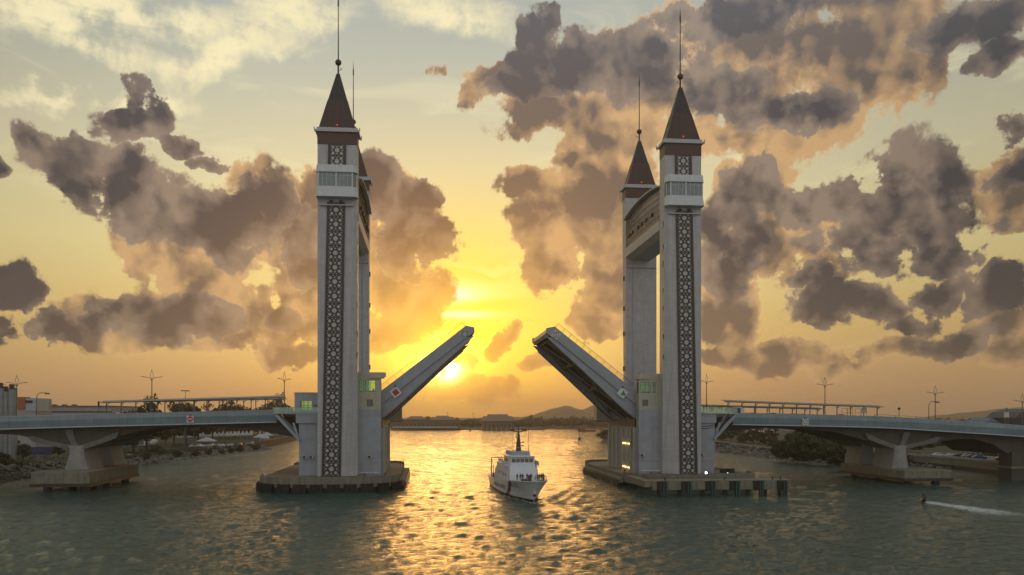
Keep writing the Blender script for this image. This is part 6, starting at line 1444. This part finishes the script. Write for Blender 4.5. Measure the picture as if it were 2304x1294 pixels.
MB().box(-1.2, 1.2, 17.2, 17.5, 12.0, 12.2).build('radar_scanner', MASTM, ms); MB().box(.5, 1.1, 17, 17.4, 11.4, 11.6).build('searchlight', MASTM, ms); MB().bar((-.1, 17.8, 13.6), (.9, 17.8, 13.7), .1, .1).build('spreader', MASTM, ms)
MB().ball((-.5, 17.6, 13.5), .34, 10, 6).build('radome', WHITE, ms, smooth=True); MB().ball((-.55, 17.6, 14.2), .2, 8, 5).build('radome', MASTM, ms, smooth=True)
for x in (-1.1, 2.7): MB().cyl((x, 19.5, 9.3), (x, 19.5, 10.3), .07).cyl((x, 19.5, 10.3), (x, 19.5, 17.5), .05, .035, 5).build('whip_aerial', MASTM, ship)
rl = MB()
for x in (-2.2, 2.2):
    for y in (15.2, 17.5, 20): rl.bar((x, y, 10.2), (x, y, 11.1), .05, .05, (0, 1, 0))
    rl.bar((x, 15.2, 11.1), (x, 20, 11.1), .05, .05)
rl.bar((-2.2, 15.2, 11.1), (2.2, 15.2, 11.1), .05, .05).build('railing', HULLW, ship)
rl = MB()
for sd_ in (-1, 1):
    P_ = [hp_(i / 2, 1, sd_) + Vector((-sd_ * .15, .1, 0)) for i in range(0, 11)]
    for p in P_: rl.bar(p, p + Vector((0, 0, 1.0)), .045, .045, (0, 1, 0))
    for a, b in zip(P_, P_[1:]):
        for h in (.5, 1.0): rl.bar(a + Vector((0, 0, h)), b + Vector((0, 0, h)), .03, .03)
rl.build('bow_railing', HULLW, ship)
MB().cyl((0, -3.3, 4.5), (0, -3.3, 8.6), .05, .03, 6).build('jackstaff', WHITE, ship); 
fl_m = MB().loft([[(0, -3.3, 7.7), (0, -3.3, 8.5)], [(.12, -2.9, 7.65), (.12, -2.9, 8.45)], [(.02, -2.4, 7.6), (.02, -2.4, 8.4)]], cap=False, closed=False); fl_m.build('flag', mat('blue_flag', (.03, .03, .2), .7), ship)
gn = MB().cyl((0, 4.6, 4.1), (0, 4.6, 5.0), .5, .4, 12).box(-.35, .35, 4.1, 5.1, 4.9, 5.4).build('deck_gun_mount', mat('red_deck_locker', (.13, .02, .02), .5), ship)
MB().box(-1.9, -.6, 3.4, 4.0, 4.2, 4.75).build('deck_locker', MATS['red_deck_locker'], ship)
# stern gallows and life rafts
g_ = MB()
for x in (-3.4, 3.4): g_.bar((x, 40, 2.4), (x, 40, 7.4), .22, .22, (0, 1, 0)).bar((x, 36, 2.4), (x, 36, 5.6), .12, .12, (0, 1, 0)).bar((x, 36, 5.6), (x, 40, 7.4), .12, .12)
g_.bar((-3.4, 40, 7.4), (3.4, 40, 7.4), .2, .2).build('stern_gallows', MASTM, ship)
for sd_ in (-1, 1):
    for y in (23.5, 25.5): MB().cyl((sd_ * 3.2, y, 7.7), (sd_ * 3.2, y + 1.5, 7.7), .4, n=12).build('life_raft', WHITE, ship)
MB().cyl((-2.6, 38, 3.0), (-2.6, 42.5, 3.0), .45, .3, 10).cyl((-1.2, 38, 3.0), (-1.2, 42.5, 3.0), .45, .3, 10).build('rubber_dinghy', mat('orange_dinghy', (.35, .12, .03), .6), ship)
# crew, standing on the foredeck (their feet follow the ship's own frame)
CREW = [(-2.55, 5.2, 'black', 'lean', 'first crew member from the left end of the bow line'), (-2.0, 4.2, 'dark', 'stand', 'second crew member from the left, in dark overalls'), (-1.45, 4.6, 'black', 'stand', 'third crew member from the left, next to the red locker'), (-.55, 3.9, 'dark', 'raise', 'crew member raising an arm to the face'), (.05, 2.6, 'black', 'raise', 'crew member with both elbows out beside the one raising an arm'),
        (.75, 1.2, 'white', 'sit', 'pale crouching figure in the middle of the bow'), (1.15, .9, 'navy', 'stand', 'left of two tall crew members behind the jackstaff'), (1.6, 1.3, 'black', 'stand', 'right of two tall crew members behind the jackstaff'), (2.15, 2.2, 'black', 'stand', 'crew member right of the jackstaff, leftmost of four at the rail'), (2.5, 2.9, 'navy', 'lean', 'second of four crew at the right rail'), (2.85, 3.3, 'dark', 'stand', 'third of four crew at the right rail'), (3.1, 4.0, 'black', 'lean', 'last crew member at the right rail')]
for i, (x, y, c, po, lab) in enumerate(CREW):
    k = min(range(36), key=lambda j: abs(hp_(j / 4, 1, 1).y - y)); z = hp_(k / 4, 1, 1).z - .22
    w = SM_ @ Vector((x, y, z)); person(po, c, w.x, w.y, w.z, .5 * math.sin(i * 2.3), lab, 'crew on the bow')

# ------------------------------------------------------------------ personal watercraft with rider
q = on_z(2078, 1130, 0); JT = Matrix.Translation((q.x, q.y, .40)) @ Matrix.Rotation(rad(-32), 4, 'Z') @ Matrix.Rotation(rad(-9), 4, 'X')
t = thing('jet_ski', (0, 0, 0), 'dark jet ski speeding away from the right river pier, white wake behind it', 'jet ski'); BASE[t.name] = Vector((0, 0, 0)); t.matrix_world = JT
# bow towards local -Y... the craft runs to the left
MB().loft([[(-.02, -1.9, .55), (.02, -1.9, .55), (.02, -1.8, .3), (-.02, -1.8, .3)], [(-.38, -1.1, .62), (.38, -1.1, .62), (.3, -1.0, -.1), (-.3, -1.0, -.1)], [(-.58, 0, .55), (.58, 0, .55), (.5, 0, -.2), (-.5, 0, -.2)], [(-.55, 1.4, .45), (.55, 1.4, .45), (.5, 1.4, -.2), (-.5, 1.4, -.2)]]).build('hull', DARKM, t, smooth=30, bevel=.03)
MB().loft([[(-.22, -.3, .5), (.22, -.3, .5), (.18, -.3, .85), (-.18, -.3, .85)], [(-.25, 1.2, .4), (.25, 1.2, .4), (.2, 1.2, .72), (-.2, 1.2, .72)]]).build('seat', BLACKP, t)
MB().loft([[(-.3, -1.1, .6), (.3, -1.1, .6), (.1, -.7, .95), (-.1, -.7, .95)], [(-.25, -.4, .5), (.25, -.4, .5), (.15, -.45, 1.0), (-.15, -.45, 1.0)]]).tube([(-.42, -.5, 1.05), (0, -.6, 1.0), (.42, -.5, 1.05)], .035).build('handlebar', DARKM, t)
w = JT @ Vector((0, .25, .12)); person('sit', 'black', w.x, w.y, w.z, rad(-32), 'rider in black crouched on the jet ski', 'jet ski rider')
# ------------------------------------------------------------------ evening haze over the river
hz = MB().box(-5200, 5200, -420, 6300, -4.5, 131).build('haze', None) if False else None
def haze(density):
    m = bpy.data.materials.new('evening_haze'); m.use_nodes = True; nt = m.node_tree; nt.nodes.remove(nt.nodes['Principled BSDF'])
    v = nt.nodes.new('ShaderNodeVolumePrincipled'); v.inputs['Color'].default_value = (1.0, .86, .70, 1); v.inputs['Density'].default_value = density; v.inputs['Anisotropy'].default_value = .55
    nt.links.new(v.outputs[0], nt.nodes['Material Output'].inputs['Volume'])
    o = MB().box(-5200, 5200, -420, 6300, -4.5, 131).build('haze', m); tag(o, 'warm evening haze over the river', kind='stuff')
haze(.00019)
